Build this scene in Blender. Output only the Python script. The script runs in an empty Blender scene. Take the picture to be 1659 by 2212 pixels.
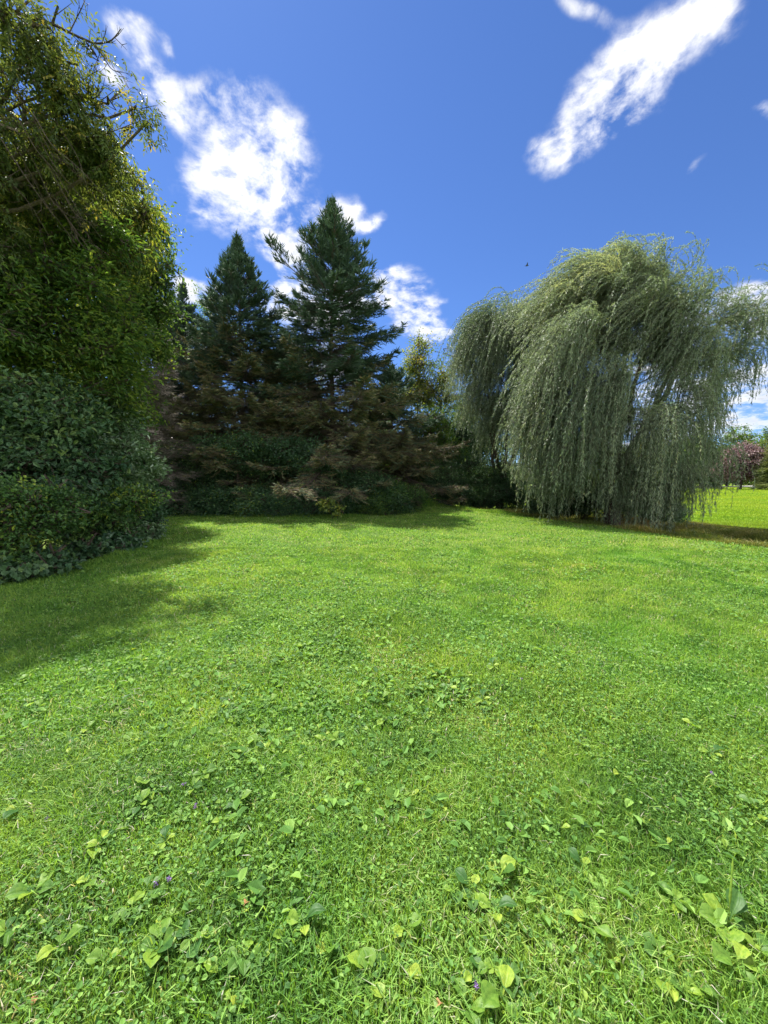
import bpy, math, random
import numpy as np
from mathutils import Vector

RS = np.random.RandomState(11)
random.seed(11)
SC = bpy.context.scene
COL = SC.collection

# ------------------------------------------------------------------ camera
PITCH = math.radians(-4.46)
CAMH = 1.55
F = 385.0
cam_d = bpy.data.cameras.new('camera')
cam = bpy.data.objects.new('camera', cam_d)
COL.objects.link(cam)
cam.location = (0, 0, CAMH)
cam.rotation_euler = (math.pi / 2 + PITCH, 0, 0)
cam_d.sensor_fit = 'VERTICAL'
cam_d.sensor_height = 34.6
cam_d.lens = 34.6 * F / 1024.0
cam_d.clip_start = 0.05
cam_d.clip_end = 3000
SC.camera = cam


def ray(px, py):
    """pixel of the 1659x2212 view of the photo -> world direction with y = 1"""
    X = px * 768.0 / 1659.0
    Y = py * 1024.0 / 2212.0
    a = (X - 384) / F
    b = (512 - Y) / F
    p = -PITCH
    y = math.cos(p) + math.sin(p) * b
    z = -math.sin(p) + math.cos(p) * b
    return np.array([a / y, 1.0, z / y])


def P(px, py, Y):
    r = ray(px, py)
    return np.array([0, 0, CAMH]) + r * Y


# ------------------------------------------------------------------ terrain
def crest_x(y):
    return np.interp(y, [-60, 0, 3, 8.7, 11, 13, 15, 18, 24, 40, 80], [14, 10.6, 10.0, 8.75, 7.9, 7.6, 6.9, 6.0, 4.5, 2.5, 2.0])


def smooth(t):
    t = np.clip(t, 0, 1)
    return t * t * (3 - 2 * t)


def hgt(x, y):
    x = np.asarray(x, float)
    y = np.asarray(y, float)
    h = 0.30 * np.exp(-((x - 2.2) / 3.0) ** 2 - ((y - 20.5) / 2.8) ** 2)
    h = h + 0.02 * np.sin(x * 0.9 + 1.3) * np.sin(y * 0.7) + 0.015 * np.sin(x * 2.1 + y * 1.7)
    d = x - crest_x(y)
    ditch = -0.95 * smooth(d / 3.0) + 0.50 * smooth((d - 3.6) / 3.5)
    rel = np.exp(-np.maximum(0, y - 30) / 18.0)
    h = h + ditch * rel * (1 + 0 * y) - 0.30 * smooth((d) / 6.0) * (1 - rel)
    h = h + 0.75 * smooth((y - 84) / 18.0) * smooth((x - 20) / 12.0)
    h = h + 0.5 * smooth((y - 30) / 70.0) * smooth(d / 6.0) * 0.35
    return h


def ground_at(px, py):
    r = ray(px, py)
    t = 1.0
    for _ in range(60):
        z = CAMH + r[2] * t
        h = float(hgt(r[0] * t, t))
        t = t + (z - h) / max(0.02, -r[2]) * 0.6
    return np.array([r[0] * t, t, float(hgt(r[0] * t, t))])


# ------------------------------------------------------------------ mesh helpers
class MB:
    def __init__(self):
        self.V = []
        self.Fs = []
        self.A = []
        self.n = 0

    def add(self, V, F, a=None):
        V = np.asarray(V, np.float32).reshape(-1, 3)
        self.V.append(V)
        for f in (F if isinstance(F, list) else [F]):
            f = np.asarray(f, np.int32)
            self.Fs.append(f + self.n)
        if a is None:
            a = np.full(len(V), 0.5, np.float32)
        elif np.isscalar(a):
            a = np.full(len(V), a, np.float32)
        self.A.append(np.asarray(a, np.float32))
        self.n += len(V)
        return self

    def build(self, name, mat, parent=None, loc=None, smooth_=False, link=True):
        V = np.concatenate(self.V) if self.V else np.zeros((0, 3), np.float32)
        if loc is not None:
            V = V - np.asarray(loc, np.float32)
        me = bpy.data.meshes.new(name)
        me.vertices.add(len(V))
        me.vertices.foreach_set('co', V.astype(np.float32).ravel())
        li, tot = [], []
        for f in self.Fs:
            li.append(f.ravel())
            tot.append(np.full(len(f), f.shape[1], np.int32))
        li = np.concatenate(li)
        tot = np.concatenate(tot)
        st = np.concatenate([[0], np.cumsum(tot)[:-1]]).astype(np.int32)
        me.loops.add(len(li))
        me.loops.foreach_set('vertex_index', li.astype(np.int32))
        me.polygons.add(len(tot))
        me.polygons.foreach_set('loop_start', st)
        try:
            me.polygons.foreach_set('loop_total', tot)
        except Exception:
            pass
        at = me.attributes.new('rnd', 'FLOAT', 'POINT')
        at.data.foreach_set('value', np.concatenate(self.A))
        me.polygons.foreach_set('use_smooth', np.full(len(tot), smooth_, bool))
        me.update(calc_edges=True)
        me.materials.append(mat)
        o = bpy.data.objects.new(name, me)
        if link:
            COL.objects.link(o)
        if loc is not None and parent is None:
            o.location = tuple(float(v) for v in loc)
        if parent is not None:
            o.parent = parent
        return o


def tag(o, label=None, cat=None, group=None, kind=None):
    if label:
        o['label'] = label
    if cat:
        o['category'] = cat
    if group:
        o['group'] = group
    if kind:
        o['kind'] = kind
    return o


def empty(name, loc):
    o = bpy.data.objects.new(name, None)
    COL.objects.link(o)
    o.location = tuple(float(v) for v in loc)
    return o


def nrm(v):
    v = np.asarray(v, float)
    return v / np.maximum(1e-9, np.linalg.norm(v, axis=-1, keepdims=True))


def rdir(n):
    return nrm(RS.normal(size=(n, 3)))


def leaves(mb, C, D, N, L, W, a, fold=0.12, pos=0.45):
    """n diamond leaves folded along the midrib"""
    n = len(C)
    D = nrm(D)
    S = nrm(np.cross(D, N))
    U = np.cross(S, D)
    L = np.broadcast_to(np.asarray(L, float), (n,))[:, None]
    W = np.broadcast_to(np.asarray(W, float), (n,))[:, None]
    f = U * W * fold * 2
    m = C + D * L * pos
    V = np.stack([C, m + S * W / 2 + f, C + D * L - U * L * 0.08, m - S * W / 2 + f], 1)
    i = np.arange(n)[:, None] * 4
    Fc = np.concatenate([i + np.array([[0, 1, 2]]), i + np.array([[0, 2, 3]])])
    mb.add(V, Fc, np.repeat(np.broadcast_to(a, (n,)), 4))


def leaves6(mb, C, D, N, L, W, a, fold=.1):
    n = len(C)
    D = nrm(D)
    S = nrm(np.cross(D, N))
    U = np.cross(S, D)
    L = np.broadcast_to(np.asarray(L, float), (n,))[:, None]
    W = np.broadcast_to(np.asarray(W, float), (n,))[:, None]
    f = U * W * fold * 2
    V = np.stack([C, C + D * L * .28 + S * W * .46 + f, C + D * L * .7 + S * W * .38 + f, C + D * L - U * L * .12,
                  C + D * L * .7 - S * W * .38 + f, C + D * L * .28 - S * W * .46 + f], 1)
    i = np.arange(n)[:, None] * 6
    mb.add(V, np.concatenate([i + np.array([[0, 1, 2, 3]]), i + np.array([[0, 3, 4, 5]])]), np.repeat(np.broadcast_to(a, (n,)), 6))


def sticks(mb, A, B, ra, rb, a=0.5):
    n = len(A)
    if n == 0:
        return
    D = nrm(B - A)
    S = nrm(np.cross(D, np.where(np.abs(D[:, 2:3]) > .9, [[1., 0, 0]], [[0, 0, 1.]])))
    T = np.cross(D, S)
    ra = np.broadcast_to(np.asarray(ra, float), (n,))[:, None]
    rb = np.broadcast_to(np.asarray(rb, float), (n,))[:, None]
    vs = []
    for k in range(3):
        an = k * 2 * math.pi / 3
        o = S * math.cos(an) + T * math.sin(an)
        vs += [A + o * ra, B + o * rb]
    V = np.stack(vs, 1)
    i = np.arange(n)[:, None] * 6
    Fc = np.concatenate([i + np.array([[0, 2, 3, 1]]), i + np.array([[2, 4, 5, 3]]), i + np.array([[4, 0, 1, 5]])])
    mb.add(V, Fc, np.repeat(np.broadcast_to(a, (n,)), 6))


def tube(mb, pts, rad, sides=8, a=0.5, rough=0.0):
    pts = np.asarray(pts, float)
    n = len(pts)
    rad = np.broadcast_to(np.asarray(rad, float), (n,))
    T = np.gradient(pts, axis=0)
    T = nrm(T)
    ref = np.array([1.0, 0.1, 0.05]) if abs(T[0][0]) < .8 else np.array([0, 1.0, 0.1])
    S = nrm(np.cross(T, ref))
    U = np.cross(T, S)
    an = np.arange(sides) * 2 * math.pi / sides
    ring = S[:, None, :] * np.cos(an)[None, :, None] + U[:, None, :] * np.sin(an)[None, :, None]
    rr = rad[:, None, None] * (1 + rough * RS.uniform(-1, 1, size=(n, sides, 1)))
    V = pts[:, None, :] + ring * rr
    fc = []
    i, j = np.meshgrid(np.arange(n - 1), np.arange(sides), indexing='ij')
    j2 = (j + 1) % sides
    fc = np.stack([i * sides + j, i * sides + j2, (i + 1) * sides + j2, (i + 1) * sides + j], -1).reshape(-1, 4)
    mb.add(V.reshape(-1, 3), fc, a)


def bez(p0, p1, p2, n=8):
    t = np.linspace(0, 1, n)[:, None]
    return (1 - t) ** 2 * p0 + 2 * t * (1 - t) * p1 + t * t * p2


def limb(mb, p0, p2, r0, r1, sag=0.0, n=9, wob=0.05, sides=7):
    p0 = np.asarray(p0, float)
    p2 = np.asarray(p2, float)
    L = np.linalg.norm(p2 - p0)
    p1 = (p0 + p2) / 2 + np.array([0, 0, sag * L]) + RS.normal(size=3) * wob * L
    pts = bez(p0, p1, p2, n)
    pts[1:-1] += RS.normal(size=(n - 2, 3)) * wob * L * 0.12
    tube(mb, pts, np.linspace(r0, r1, n), sides=sides, rough=0.06)
    return pts


def box(mb, c, s, a=0.5, rot=0.0):
    c = np.asarray(c, float)
    hx, hy, hz = [v / 2 for v in s]
    V = np.array([[x, y, z] for x in (-hx, hx) for y in (-hy, hy) for z in (-hz, hz)])
    if rot:
        co, si = math.cos(rot), math.sin(rot)
        V = np.stack([V[:, 0] * co - V[:, 1] * si, V[:, 0] * si + V[:, 1] * co, V[:, 2]], 1)
    V = V + c
    Fc = np.array([[0, 1, 3, 2], [4, 6, 7, 5], [0, 4, 5, 1], [2, 3, 7, 6], [0, 2, 6, 4], [1, 5, 7, 3]])
    mb.add(V, Fc, a)


# ------------------------------------------------------------------ materials
def new_mat(name):
    m = bpy.data.materials.new(name)
    m.use_nodes = True
    nt = m.node_tree
    nt.nodes.clear()
    out = nt.nodes.new('ShaderNodeOutputMaterial')
    return m, nt, out


def ramp(nt, stops, fac):
    r = nt.nodes.new('ShaderNodeValToRGB')
    e = r.color_ramp.elements
    while len(e) < len(stops):
        e.new(0.5)
    for k, (p, c) in enumerate(stops):
        e[k].position = p
        e[k].color = (c[0], c[1], c[2], 1)
    nt.links.new(fac, r.inputs[0])
    return r.outputs[0]


def leaf_mat(name, stops, trans=0.4, rough=0.5, spec=0.35, tint=(1.25, 1.15, 0.5), noise=None):
    m, nt, out = new_mat(name)
    at = nt.nodes.new('ShaderNodeAttribute')
    at.attribute_name = 'rnd'
    col = ramp(nt, stops, at.outputs['Fac'])
    if noise:
        # broad patches of another natural colour over the plant / lawn
        sc, stops2, amt = noise
        tc = nt.nodes.new('ShaderNodeNewGeometry')
        no = nt.nodes.new('ShaderNodeTexNoise')
        no.inputs['Scale'].default_value = sc
        no.inputs['Detail'].default_value = 5
        no.inputs['Roughness'].default_value = 0.65
        nt.links.new(tc.outputs['Position'], no.inputs['Vector'])
        c2 = ramp(nt, stops2, no.outputs[0])
        mx = nt.nodes.new('ShaderNodeMixRGB')
        mx.blend_type = 'MULTIPLY'
        mx.inputs[0].default_value = amt
        nt.links.new(col, mx.inputs[1])
        nt.links.new(c2, mx.inputs[2])
        col = mx.outputs[0]
    bs = nt.nodes.new('ShaderNodeBsdfPrincipled')
    nt.links.new(col, bs.inputs['Base Color'])
    bs.inputs['Roughness'].default_value = rough
    bs.inputs['Specular IOR Level'].default_value = spec
    if trans > 0:
        tr = nt.nodes.new('ShaderNodeBsdfTranslucent')
        mx2 = nt.nodes.new('ShaderNodeMixRGB')
        mx2.blend_type = 'MULTIPLY'
        mx2.inputs[0].default_value = 1
        nt.links.new(col, mx2.inputs[1])
        mx2.inputs[2].default_value = (tint[0], tint[1], tint[2], 1)
        nt.links.new(mx2.outputs[0], tr.inputs[0])
        ms = nt.nodes.new('ShaderNodeMixShader')
        ms.inputs[0].default_value = trans
        nt.links.new(bs.outputs[0], ms.inputs[1])
        nt.links.new(tr.outputs[0], ms.inputs[2])
        nt.links.new(ms.outputs[0], out.inputs[0])
    else:
        nt.links.new(bs.outputs[0], out.inputs[0])
    return m


def plain_mat(name, c1, c2, scale=6.0, rough=0.85, bump=0.3, spec=0.2, stretch=(1, 1, 1)):
    m, nt, out = new_mat(name)
    tc = nt.nodes.new('ShaderNodeTexCoord')
    mp = nt.nodes.new('ShaderNodeMapping')
    mp.inputs['Scale'].default_value = stretch
    no = nt.nodes.new('ShaderNodeTexNoise')
    no.inputs['Scale'].default_value = scale
    no.inputs['Detail'].default_value = 8
    no.inputs['Roughness'].default_value = 0.7
    nt.links.new(tc.outputs['Object'], mp.inputs[0])
    nt.links.new(mp.outputs[0], no.inputs['Vector'])
    col = ramp(nt, [(0.3, c1), (0.7, c2)], no.outputs[0])
    bs = nt.nodes.new('ShaderNodeBsdfPrincipled')
    bs.inputs['Roughness'].default_value = rough
    bs.inputs['Specular IOR Level'].default_value = spec
    nt.links.new(col, bs.inputs['Base Color'])
    if bump:
        bp = nt.nodes.new('ShaderNodeBump')
        bp.inputs['Strength'].default_value = bump
        bp.inputs['Distance'].default_value = 0.03
        nt.links.new(no.outputs[0], bp.inputs['Height'])
        nt.links.new(bp.outputs[0], bs.inputs['Normal'])
    nt.links.new(bs.outputs[0], out.inputs[0])
    return m


BARK = plain_mat('bark', (0.045, 0.035, 0.027), (0.12, 0.095, 0.075), 7, stretch=(3, 3, .6), bump=.8)
BARK_D = plain_mat('dark_bark', (0.03, 0.023, 0.018), (0.085, 0.065, 0.05), 8, stretch=(3, 3, .6), bump=.8)
BARK_G = plain_mat('grey_twig_bark', (0.08, 0.07, 0.06), (0.17, 0.15, 0.13), 8, bump=.4)

M_ASH = leaf_mat('ash_leaf', [(0, (.045, .065, .026)), (.5, (.085, .125, .04)), (.85, (.16, .19, .045)), (1, (.26, .22, .06))], .46, .55, .22)
M_YEL = leaf_mat('yellowing_leaf', [(0, (.055, .095, .03)), (.45, (.11, .16, .035)), (.8, (.22, .24, .045)), (1, (.33, .27, .06))], .55, .55, .22)
M_OLV = leaf_mat('olive_leaf', [(0, (0.039, 0.084, 0.026)), (.5, (0.077, 0.155, 0.034)), (1, (0.171, 0.232, 0.039))], .48, .55, .22)
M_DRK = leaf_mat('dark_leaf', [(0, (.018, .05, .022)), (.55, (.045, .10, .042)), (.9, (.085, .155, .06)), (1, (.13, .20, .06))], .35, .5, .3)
M_SHR = leaf_mat('shrub_leaf', [(0, (0.024, 0.066, 0.030)), (.6, (0.052, 0.126, 0.053)), (.93, (0.088, 0.193, 0.060)), (1, (0.193, 0.281, 0.044))], .38, .40, .5)
M_SH2 = leaf_mat('small_shrub_leaf', [(0, (0.025, 0.070, 0.022)), (.5, (0.063, 0.140, 0.035)), (.85, (0.119, 0.210, 0.042)), (1, (0.238, 0.308, 0.042))], .42, .5, .3)
M_SLV = leaf_mat('pale_shrub_leaf', [(0, (.045, .095, .04)), (.5, (.10, .175, .08)), (.85, (.19, .29, .17)), (1, (.34, .44, .33))], .35, .42, .4)
M_LGT = leaf_mat('light_leaf', [(0, (0.044, 0.099, 0.020)), (.6, (0.088, 0.165, 0.028)), (1, (0.165, 0.231, 0.033))], .5, .45, .35)
M_NEED = leaf_mat('spruce_needles', [(0, (.024, .05, .034)), (.25, (.044, .083, .052)), (.5, (.095, .15, .098)), (.62, (.14, .155, .07)), (.78, (.16, .13, .07)), (1, (.145, .10, .065))], .12, .6, .2, (1.1, 1.1, .7))
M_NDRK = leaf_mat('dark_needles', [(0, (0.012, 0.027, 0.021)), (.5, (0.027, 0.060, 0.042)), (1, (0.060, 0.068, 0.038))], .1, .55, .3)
M_WIL = leaf_mat('willow_leaf', [(0, (.06, .105, .06)), (.4, (.135, .19, .11)), (.75, (.23, .285, .19)), (1, (.31, .33, .15))], .42, .45, .35, (1.15, 1.15, .7))
M_PUR = leaf_mat('purple_leaf', [(0, (.09, .055, .065)), (.6, (.24, .17, .18)), (1, (.42, .33, .34))], .35, .45, .3, (1.2, .9, .9))
M_PIN = leaf_mat('pale_needles', [(0, (0.095, 0.128, 0.047)), (1, (0.270, 0.284, 0.121))], .25, .5, .3)


def grass_mat(name, stops, patch, scale=0.45, trans=.5):
    return leaf_mat(name, stops, trans, .55, .16, (1.2, 1.15, .45), (scale, patch, .9))


M_GRASS = grass_mat('grass_blades', [(0, (0.057, 0.134, 0.031)), (.4, (0.137, 0.268, 0.048)), (.7, (0.218, 0.353, 0.064)), (.9, (0.310, 0.402, 0.124)), (.93, (0.345, 0.366, 0.203)), (1, (0.482, 0.438, 0.401))],
                    [(.3, (.72, .95, .8)), (.5, (1, 1, 1)), (.7, (1.25, 1.05, .9))])
M_FARG = grass_mat('far_grass_blades', [(0, (.12, .22, .018)), (.5, (.17, .25, .03)), (1, (.25, .31, .05))],
                   [(.3, (.8, .95, .9)), (.5, (1, 1, 1)), (.7, (1.2, 1.05, .9))], .12, .55)
M_ROUGH = grass_mat('rough_grass_blades', [(0, (.05, .085, .016)), (.5, (.11, .14, .03)), (.75, (.2, .18, .06)), (1, (.38, .33, .2))],
                     [(.3, (.7, .9, .8)), (.5, (1, 1, 1)), (.7, (1.3, 1.1, .9))], .8, .4)
M_WEED = leaf_mat('broad_weed_leaf', [(0, (.04, .11, .025)), (.5, (.10, .20, .03)), (.85, (.18, .29, .035)), (1, (.28, .36, .05))], .5, .5, .25, (1.3, 1.2, .35), (70, [(.36, (.62, .72, .6)), (.5, (1, 1, 1)), (.66, (1.3, 1.15, 1.1))], .9))
M_CLOV = leaf_mat('small_weed_leaf', [(0, (0.046, 0.115, 0.029)), (.6, (0.098, 0.218, 0.040)), (1, (0.196, 0.333, 0.069))], .45, .6, .25)


def ground_mat():
    m, nt, out = new_mat('lawn_ground')
    geo = nt.nodes.new('ShaderNodeNewGeometry')
    n1 = nt.nodes.new('ShaderNodeTexNoise')
    n1.inputs['Scale'].default_value = 0.5
    n1.inputs['Detail'].default_value = 6
    n2 = nt.nodes.new('ShaderNodeTexNoise')
    n2.inputs['Scale'].default_value = 28
    n2.inputs['Detail'].default_value = 8
    n2.inputs['Roughness'].default_value = .75
    nt.links.new(geo.outputs['Position'], n1.inputs['Vector'])
    nt.links.new(geo.outputs['Position'], n2.inputs['Vector'])
    ca = ramp(nt, [(.32, (.035, .055, .014)), (.5, (.07, .115, .02)), (.68, (.12, .17, .03))], n2.outputs[0])
    cb = ramp(nt, [(.35, (.8, .9, .8)), (.65, (1.2, 1.05, .9))], n1.outputs[0])
    mx = nt.nodes.new('ShaderNodeMixRGB')
    mx.blend_type = 'MULTIPLY'
    mx.inputs[0].default_value = 1
    nt.links.new(ca, mx.inputs[1])
    nt.links.new(cb, mx.inputs[2])
    # farther ground is closed turf (no soil showing between blades)
    at = nt.nodes.new('ShaderNodeAttribute')
    at.attribute_name = 'rnd'
    far = ramp(nt, [(.35, (.13, .21, .016)), (.65, (.18, .26, .03))], n1.outputs[0])
    mf = nt.nodes.new('ShaderNodeMixRGB')
    nt.links.new(at.outputs['Fac'], mf.inputs[0])
    nt.links.new(mx.outputs[0], mf.inputs[1])
    nt.links.new(far, mf.inputs[2])
    bs = nt.nodes.new('ShaderNodeBsdfPrincipled')
    bs.inputs['Roughness'].default_value = .95
    bs.inputs['Specular IOR Level'].default_value = .1
    nt.links.new(mf.outputs[0], bs.inputs['Base Color'])
    bp = nt.nodes.new('ShaderNodeBump')
    bp.inputs['Strength'].default_value = .8
    bp.inputs['Distance'].default_value = .04
    nt.links.new(n2.outputs[0], bp.inputs['Height'])
    nt.links.new(bp.outputs[0], bs.inputs['Normal'])
    nt.links.new(bs.outputs[0], out.inputs[0])
    return m


# ------------------------------------------------------------------ ground
def axis(a, b, fine0, fine1, step):
    v = list(np.arange(fine0, fine1 + 1e-6, step))
    s = step
    x = fine1
    while x < b:
        s *= 1.18
        x += s
        v.append(x)
    s = step
    x = fine0
    while x > a:
        s *= 1.18
        x -= s
        v.insert(0, x)
    return np.array(v)


gx = axis(-900, 900, -14, 24, .35)
gy = axis(-200, 1400, -2, 34, .35)
GX, GY = np.meshgrid(gx, gy, indexing='ij')
GZ = hgt(GX, GY)
mb = MB()
V = np.stack([GX, GY, GZ], -1).reshape(-1, 3)
i, j = np.meshgrid(np.arange(len(gx) - 1), np.arange(len(gy) - 1), indexing='ij')
k = i * len(gy) + j
Fc = np.stack([k, k + len(gy), k + len(gy) + 1, k + 1], -1).reshape(-1, 4)
mb.add(V, Fc, smooth((np.hypot(GX, GY) - 18) / 14).ravel())
ground = mb.build('ground', ground_mat(), smooth_=True)
tag(ground, kind='structure')


# ------------------------------------------------------------------ grass
def vnoise(x, y, s, seed=0):
    r = np.random.RandomState(seed)
    T = r.rand(64, 64)
    xs = x / s
    ys = y / s
    xi = np.floor(xs).astype(int)
    yi = np.floor(ys).astype(int)
    fx = smooth(xs - xi)
    fy = smooth(ys - yi)
    g = lambda a, b: T[a % 64, b % 64]
    return (g(xi, yi) * (1 - fx) + g(xi + 1, yi) * fx) * (1 - fy) + (g(xi, yi + 1) * (1 - fx) + g(xi + 1, yi + 1) * fx) * fy


def blades(mb, x, y, h, w, lean, a, wind=(-.15, -.1)):
    n = len(x)
    z = hgt(x, y) - .004
    p = np.stack([x, y, z], 1)
    th = RS.uniform(0, 2 * math.pi, n)
    S = np.stack([np.cos(th), np.sin(th), np.zeros(n)], 1)
    ph = RS.uniform(0, 2 * math.pi, n)
    ln = lean[:, None]
    B = np.stack([np.cos(ph), np.sin(ph), np.zeros(n)], 1) * ln + np.array([[wind[0], wind[1], 0]]) * ln
    up = np.array([[0, 0, 1.0]])
    H = h[:, None]
    m = p + (up * .6 + B * .35) * H
    t = p + (up * (1 - .35 * np.minimum(1, ln)) + B * 1.1) * H
    W = w[:, None] / 2
    V = np.stack([p - S * W, p + S * W, m - S * W * .8, m + S * W * .8, t], 1)
    i = np.arange(n)[:, None] * 5
    mb.add(V, [i + np.array([[0, 1, 3, 2]]), i + np.array([[2, 3, 4]])], np.repeat(a, 5))


def scatter(n, y0, y1, margin=1.06, p=1.0):
    """points on the visible trapezoid between y0 and y1"""
    u = RS.rand(n)
    y = np.sqrt(y0 ** 2 + u * (y1 ** 2 - y0 ** 2))
    x = RS.uniform(-1, 1, n) * (y * margin + .25)
    return x, y


def on_lawn(x, y):
    ok = (x < crest_x(y) + .5)
    # left shrub border and back border
    bl = np.interp(y, [0, 5.5, 8.6, 10.4, 12, 15, 20, 30], [-6.2, -5.2, -5.5, -6.0, -8.2, -10.5, -12.5, -16])
    ok &= (x > bl - .6)
    ok &= (y < back_y(x) + .8)
    return ok


def back_y(x):
    return np.interp(x, [-12, -6, -1.5, 0.2, 1.0, 2.2, 3.5, 6.0, 9], [18.6, 17.6, 17.0, 18.6, 20.8, 22.0, 20.6, 18.2, 17])


mb = MB()
bands = [(0.75, 2.2, 120000, .052, .0040), (2.2, 4.5, 170000, .050, .0055), (4.5, 9, 210000, .048, .0085), (9, 23, 240000, .05, .015)]
for (y0, y1, n, h0, w0) in bands:
    x, y = scatter(n, y0, y1)
    tuft = vnoise(x, y, .22, 3) * .55 + vnoise(x, y, .8, 4) * .45
    keep = on_lawn(x, y) & (RS.rand(n) < .45 + .9 * tuft)
    x, y, tuft = x[keep], y[keep], tuft[keep]
    n = len(x)
    h = h0 * (.55 + .95 * tuft) * RS.uniform(.55, 1.45, n)
    w = w0 * RS.uniform(.6, 1.5, n)
    lean = RS.uniform(.1, .95, n)
    a = np.clip(.12 + .55 * vnoise(x, y, .3, 7) + .40 * RS.normal(0, .5, n) + .12 * (vnoise(x, y, 1.7, 9) - .5), 0, .93)
    dry = RS.rand(n) < (.02 + .07 * (vnoise(x, y, .6, 12) > .72))
    a[dry] = RS.uniform(.93, 1, dry.sum())
    blades(mb, x, y, h, w, lean, a)
n = 26000
xb = RS.uniform(-13.5, 7.5, n)
yb_ = back_y(xb) + RS.normal(.05, .32, n)
hb_ = RS.uniform(.06, .22, n) * (.3 + vnoise(xb, yb_, .7, 61))
ya = RS.uniform(4.8, 13, 14000)
xa = np.interp(ya, [0, 5.5, 8.6, 10.4, 12, 15, 20, 30], [-6.2, -5.2, -5.5, -6.0, -8.2, -10.5, -12.5, -16]) - .15 + RS.normal(0, .18, 14000)
ha_ = RS.uniform(.04, .15, 14000) * (.3 + vnoise(xa, ya, .6, 62))
xx, yy, hh = np.concatenate([xb, xa]), np.concatenate([yb_, ya]), np.concatenate([hb_, ha_])
blades(mb, xx, yy, hh, RS.uniform(.007, .014, len(xx)), RS.uniform(.15, .9, len(xx)), RS.uniform(.05, .75, len(xx)))
# taller stray blades
x, y = scatter(16000, .75, 6)
k = on_lawn(x, y) & (vnoise(x, y, .5, 21) > .45)
x, y = x[k], y[k]
blades(mb, x, y, RS.uniform(.06, .115, len(x)), RS.uniform(.003, .006, len(x)), RS.uniform(.25, 1.1, len(x)), RS.uniform(.3, .9, len(x)))
g = mb.build('lawn_grass', M_GRASS)
tag(g, 'short mown green grass covering the near lawn', 'grass', kind='stuff')

# small round weeds, clover and creeping leaves
mb = MB()
for (y0, y1, n, s) in [(.75, 2.5, 19000, .012), (2.5, 5.5, 28000, .018), (5.5, 18, 30000, .034)]:
    x, y = scatter(n, y0, y1)
    nn = vnoise(x, y, .5, 31) * .6 + vnoise(x, y, 1.5, 33) * .4
    left = smooth((3.0 - x) / 5.0) * .35
    k = on_lawn(x, y) & (nn + left > .52)
    x, y = x[k], y[k]
    n = len(x)
    z = hgt(x, y) + RS.uniform(.012, .055, n)
    C = np.stack([x, y, z], 1)
    th = RS.uniform(0, 6.28, n)
    D = np.stack([np.cos(th), np.sin(th), RS.uniform(-.2, .5, n)], 1)
    N = np.array([[0, 0, 1.]]) + RS.normal(0, .35, (n, 3))
    L = s * RS.uniform(.7, 1.7, n)
    leaves6(mb, C, D, N, L, L * RS.uniform(.6, .95, n), RS.rand(n), .08)
n = 26000
x, y = scatter(n, 1.2, 11)
nn = vnoise(x, y, .45, 35) * .5 + vnoise(x, y, 1.3, 36) * .5
px_ = x / y
zone = np.exp(-((px_ + .30) / .42) ** 2 - ((y - 3.4) / 1.7) ** 2) * .42 + np.exp(-((px_ + .15) / .35) ** 2 - ((y - 8) / 2.5) ** 2) * .22
k = on_lawn(x, y) & (nn + zone > .64)
x, y = x[k], y[k]
n = len(x)
C = np.stack([x, y, hgt(x, y) + RS.uniform(.02, .06, n)], 1)
th = RS.uniform(0, 6.28, n)
D = np.stack([np.cos(th), np.sin(th), RS.uniform(-.1, .6, n)], 1)
L = RS.uniform(.03, .062, n)
leaves6(mb, C, D, np.array([[0, 0, 1.]]) + RS.normal(0, .3, (n, 3)), L, L * RS.uniform(.5, .75, n), np.clip(RS.normal(.6, .25, n), 0, 1), .1)
g = mb.build('ground_cover', M_CLOV)
tag(g, 'small round clover and creeping weed leaves spread through the lawn', 'ground cover', kind='stuff')

# far lawn blades beyond the ditch
mb = MB()
n = 230000
u = RS.rand(n)
y = 12 * (95 / 12.0) ** u
x = RS.uniform(.1, 1.12, n) * y
d = x - crest_x(y)
k = (d > 6.0) & (y < 94)
x, y, d = x[k], y[k], d[k]
n = len(x)
sz = .05 + .0025 * y
a = np.clip(.15 + .7 * vnoise(x * .35, y, 1.6, 41) + RS.normal(0, .16, n), 0, 1)
blades(mb, x, y, sz * RS.uniform(.6, 1.3, n), (.005 + .0009 * y) * RS.uniform(.6, 1.5, n), RS.uniform(.2, 1.1, n), a)
g = mb.build('far_lawn_grass', M_FARG)
tag(g, 'bright sunlit mown grass of the far lawn beyond the ditch', 'grass', kind='stuff')

# rough grass in the ditch
mb = MB()
n = 280000
y = RS.uniform(4, 30, n)
d = RS.uniform(.1, 9.0, n)
x = crest_x(y) + d
k = (x < y * 1.15 + .6) & (x > y * .2)
x, y, d = x[k], y[k], d[k]
n = len(x)
bed = smooth(d / 1.2) * (1 - .8 * smooth((d - 5.0) / 4.0))
cl = vnoise(x, y, .9, 51)
h = (.07 + .34 * bed * (.25 + cl)) * RS.uniform(.6, 1.4, n)
tan = smooth((vnoise(x, y, 1.8, 54) - .50) * 6) * smooth((d - 1.6)) * (1 - smooth((d - 6.0) / 1.5))
a = np.clip(.2 + .55 * vnoise(x, y, .7, 56) + RS.normal(0, .18, n) + tan * .55, 0, 1)
blades(mb, x, y, h, RS.uniform(.007, .018, n) * (.6 + y / 30), RS.uniform(.2, 1.0, n), a, (-.5, -.1))
g = mb.build('rough_grass', M_ROUGH)
tag(g, 'tall uncut rough grass with straw patches in the ditch', 'grass', kind='stuff')

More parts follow.
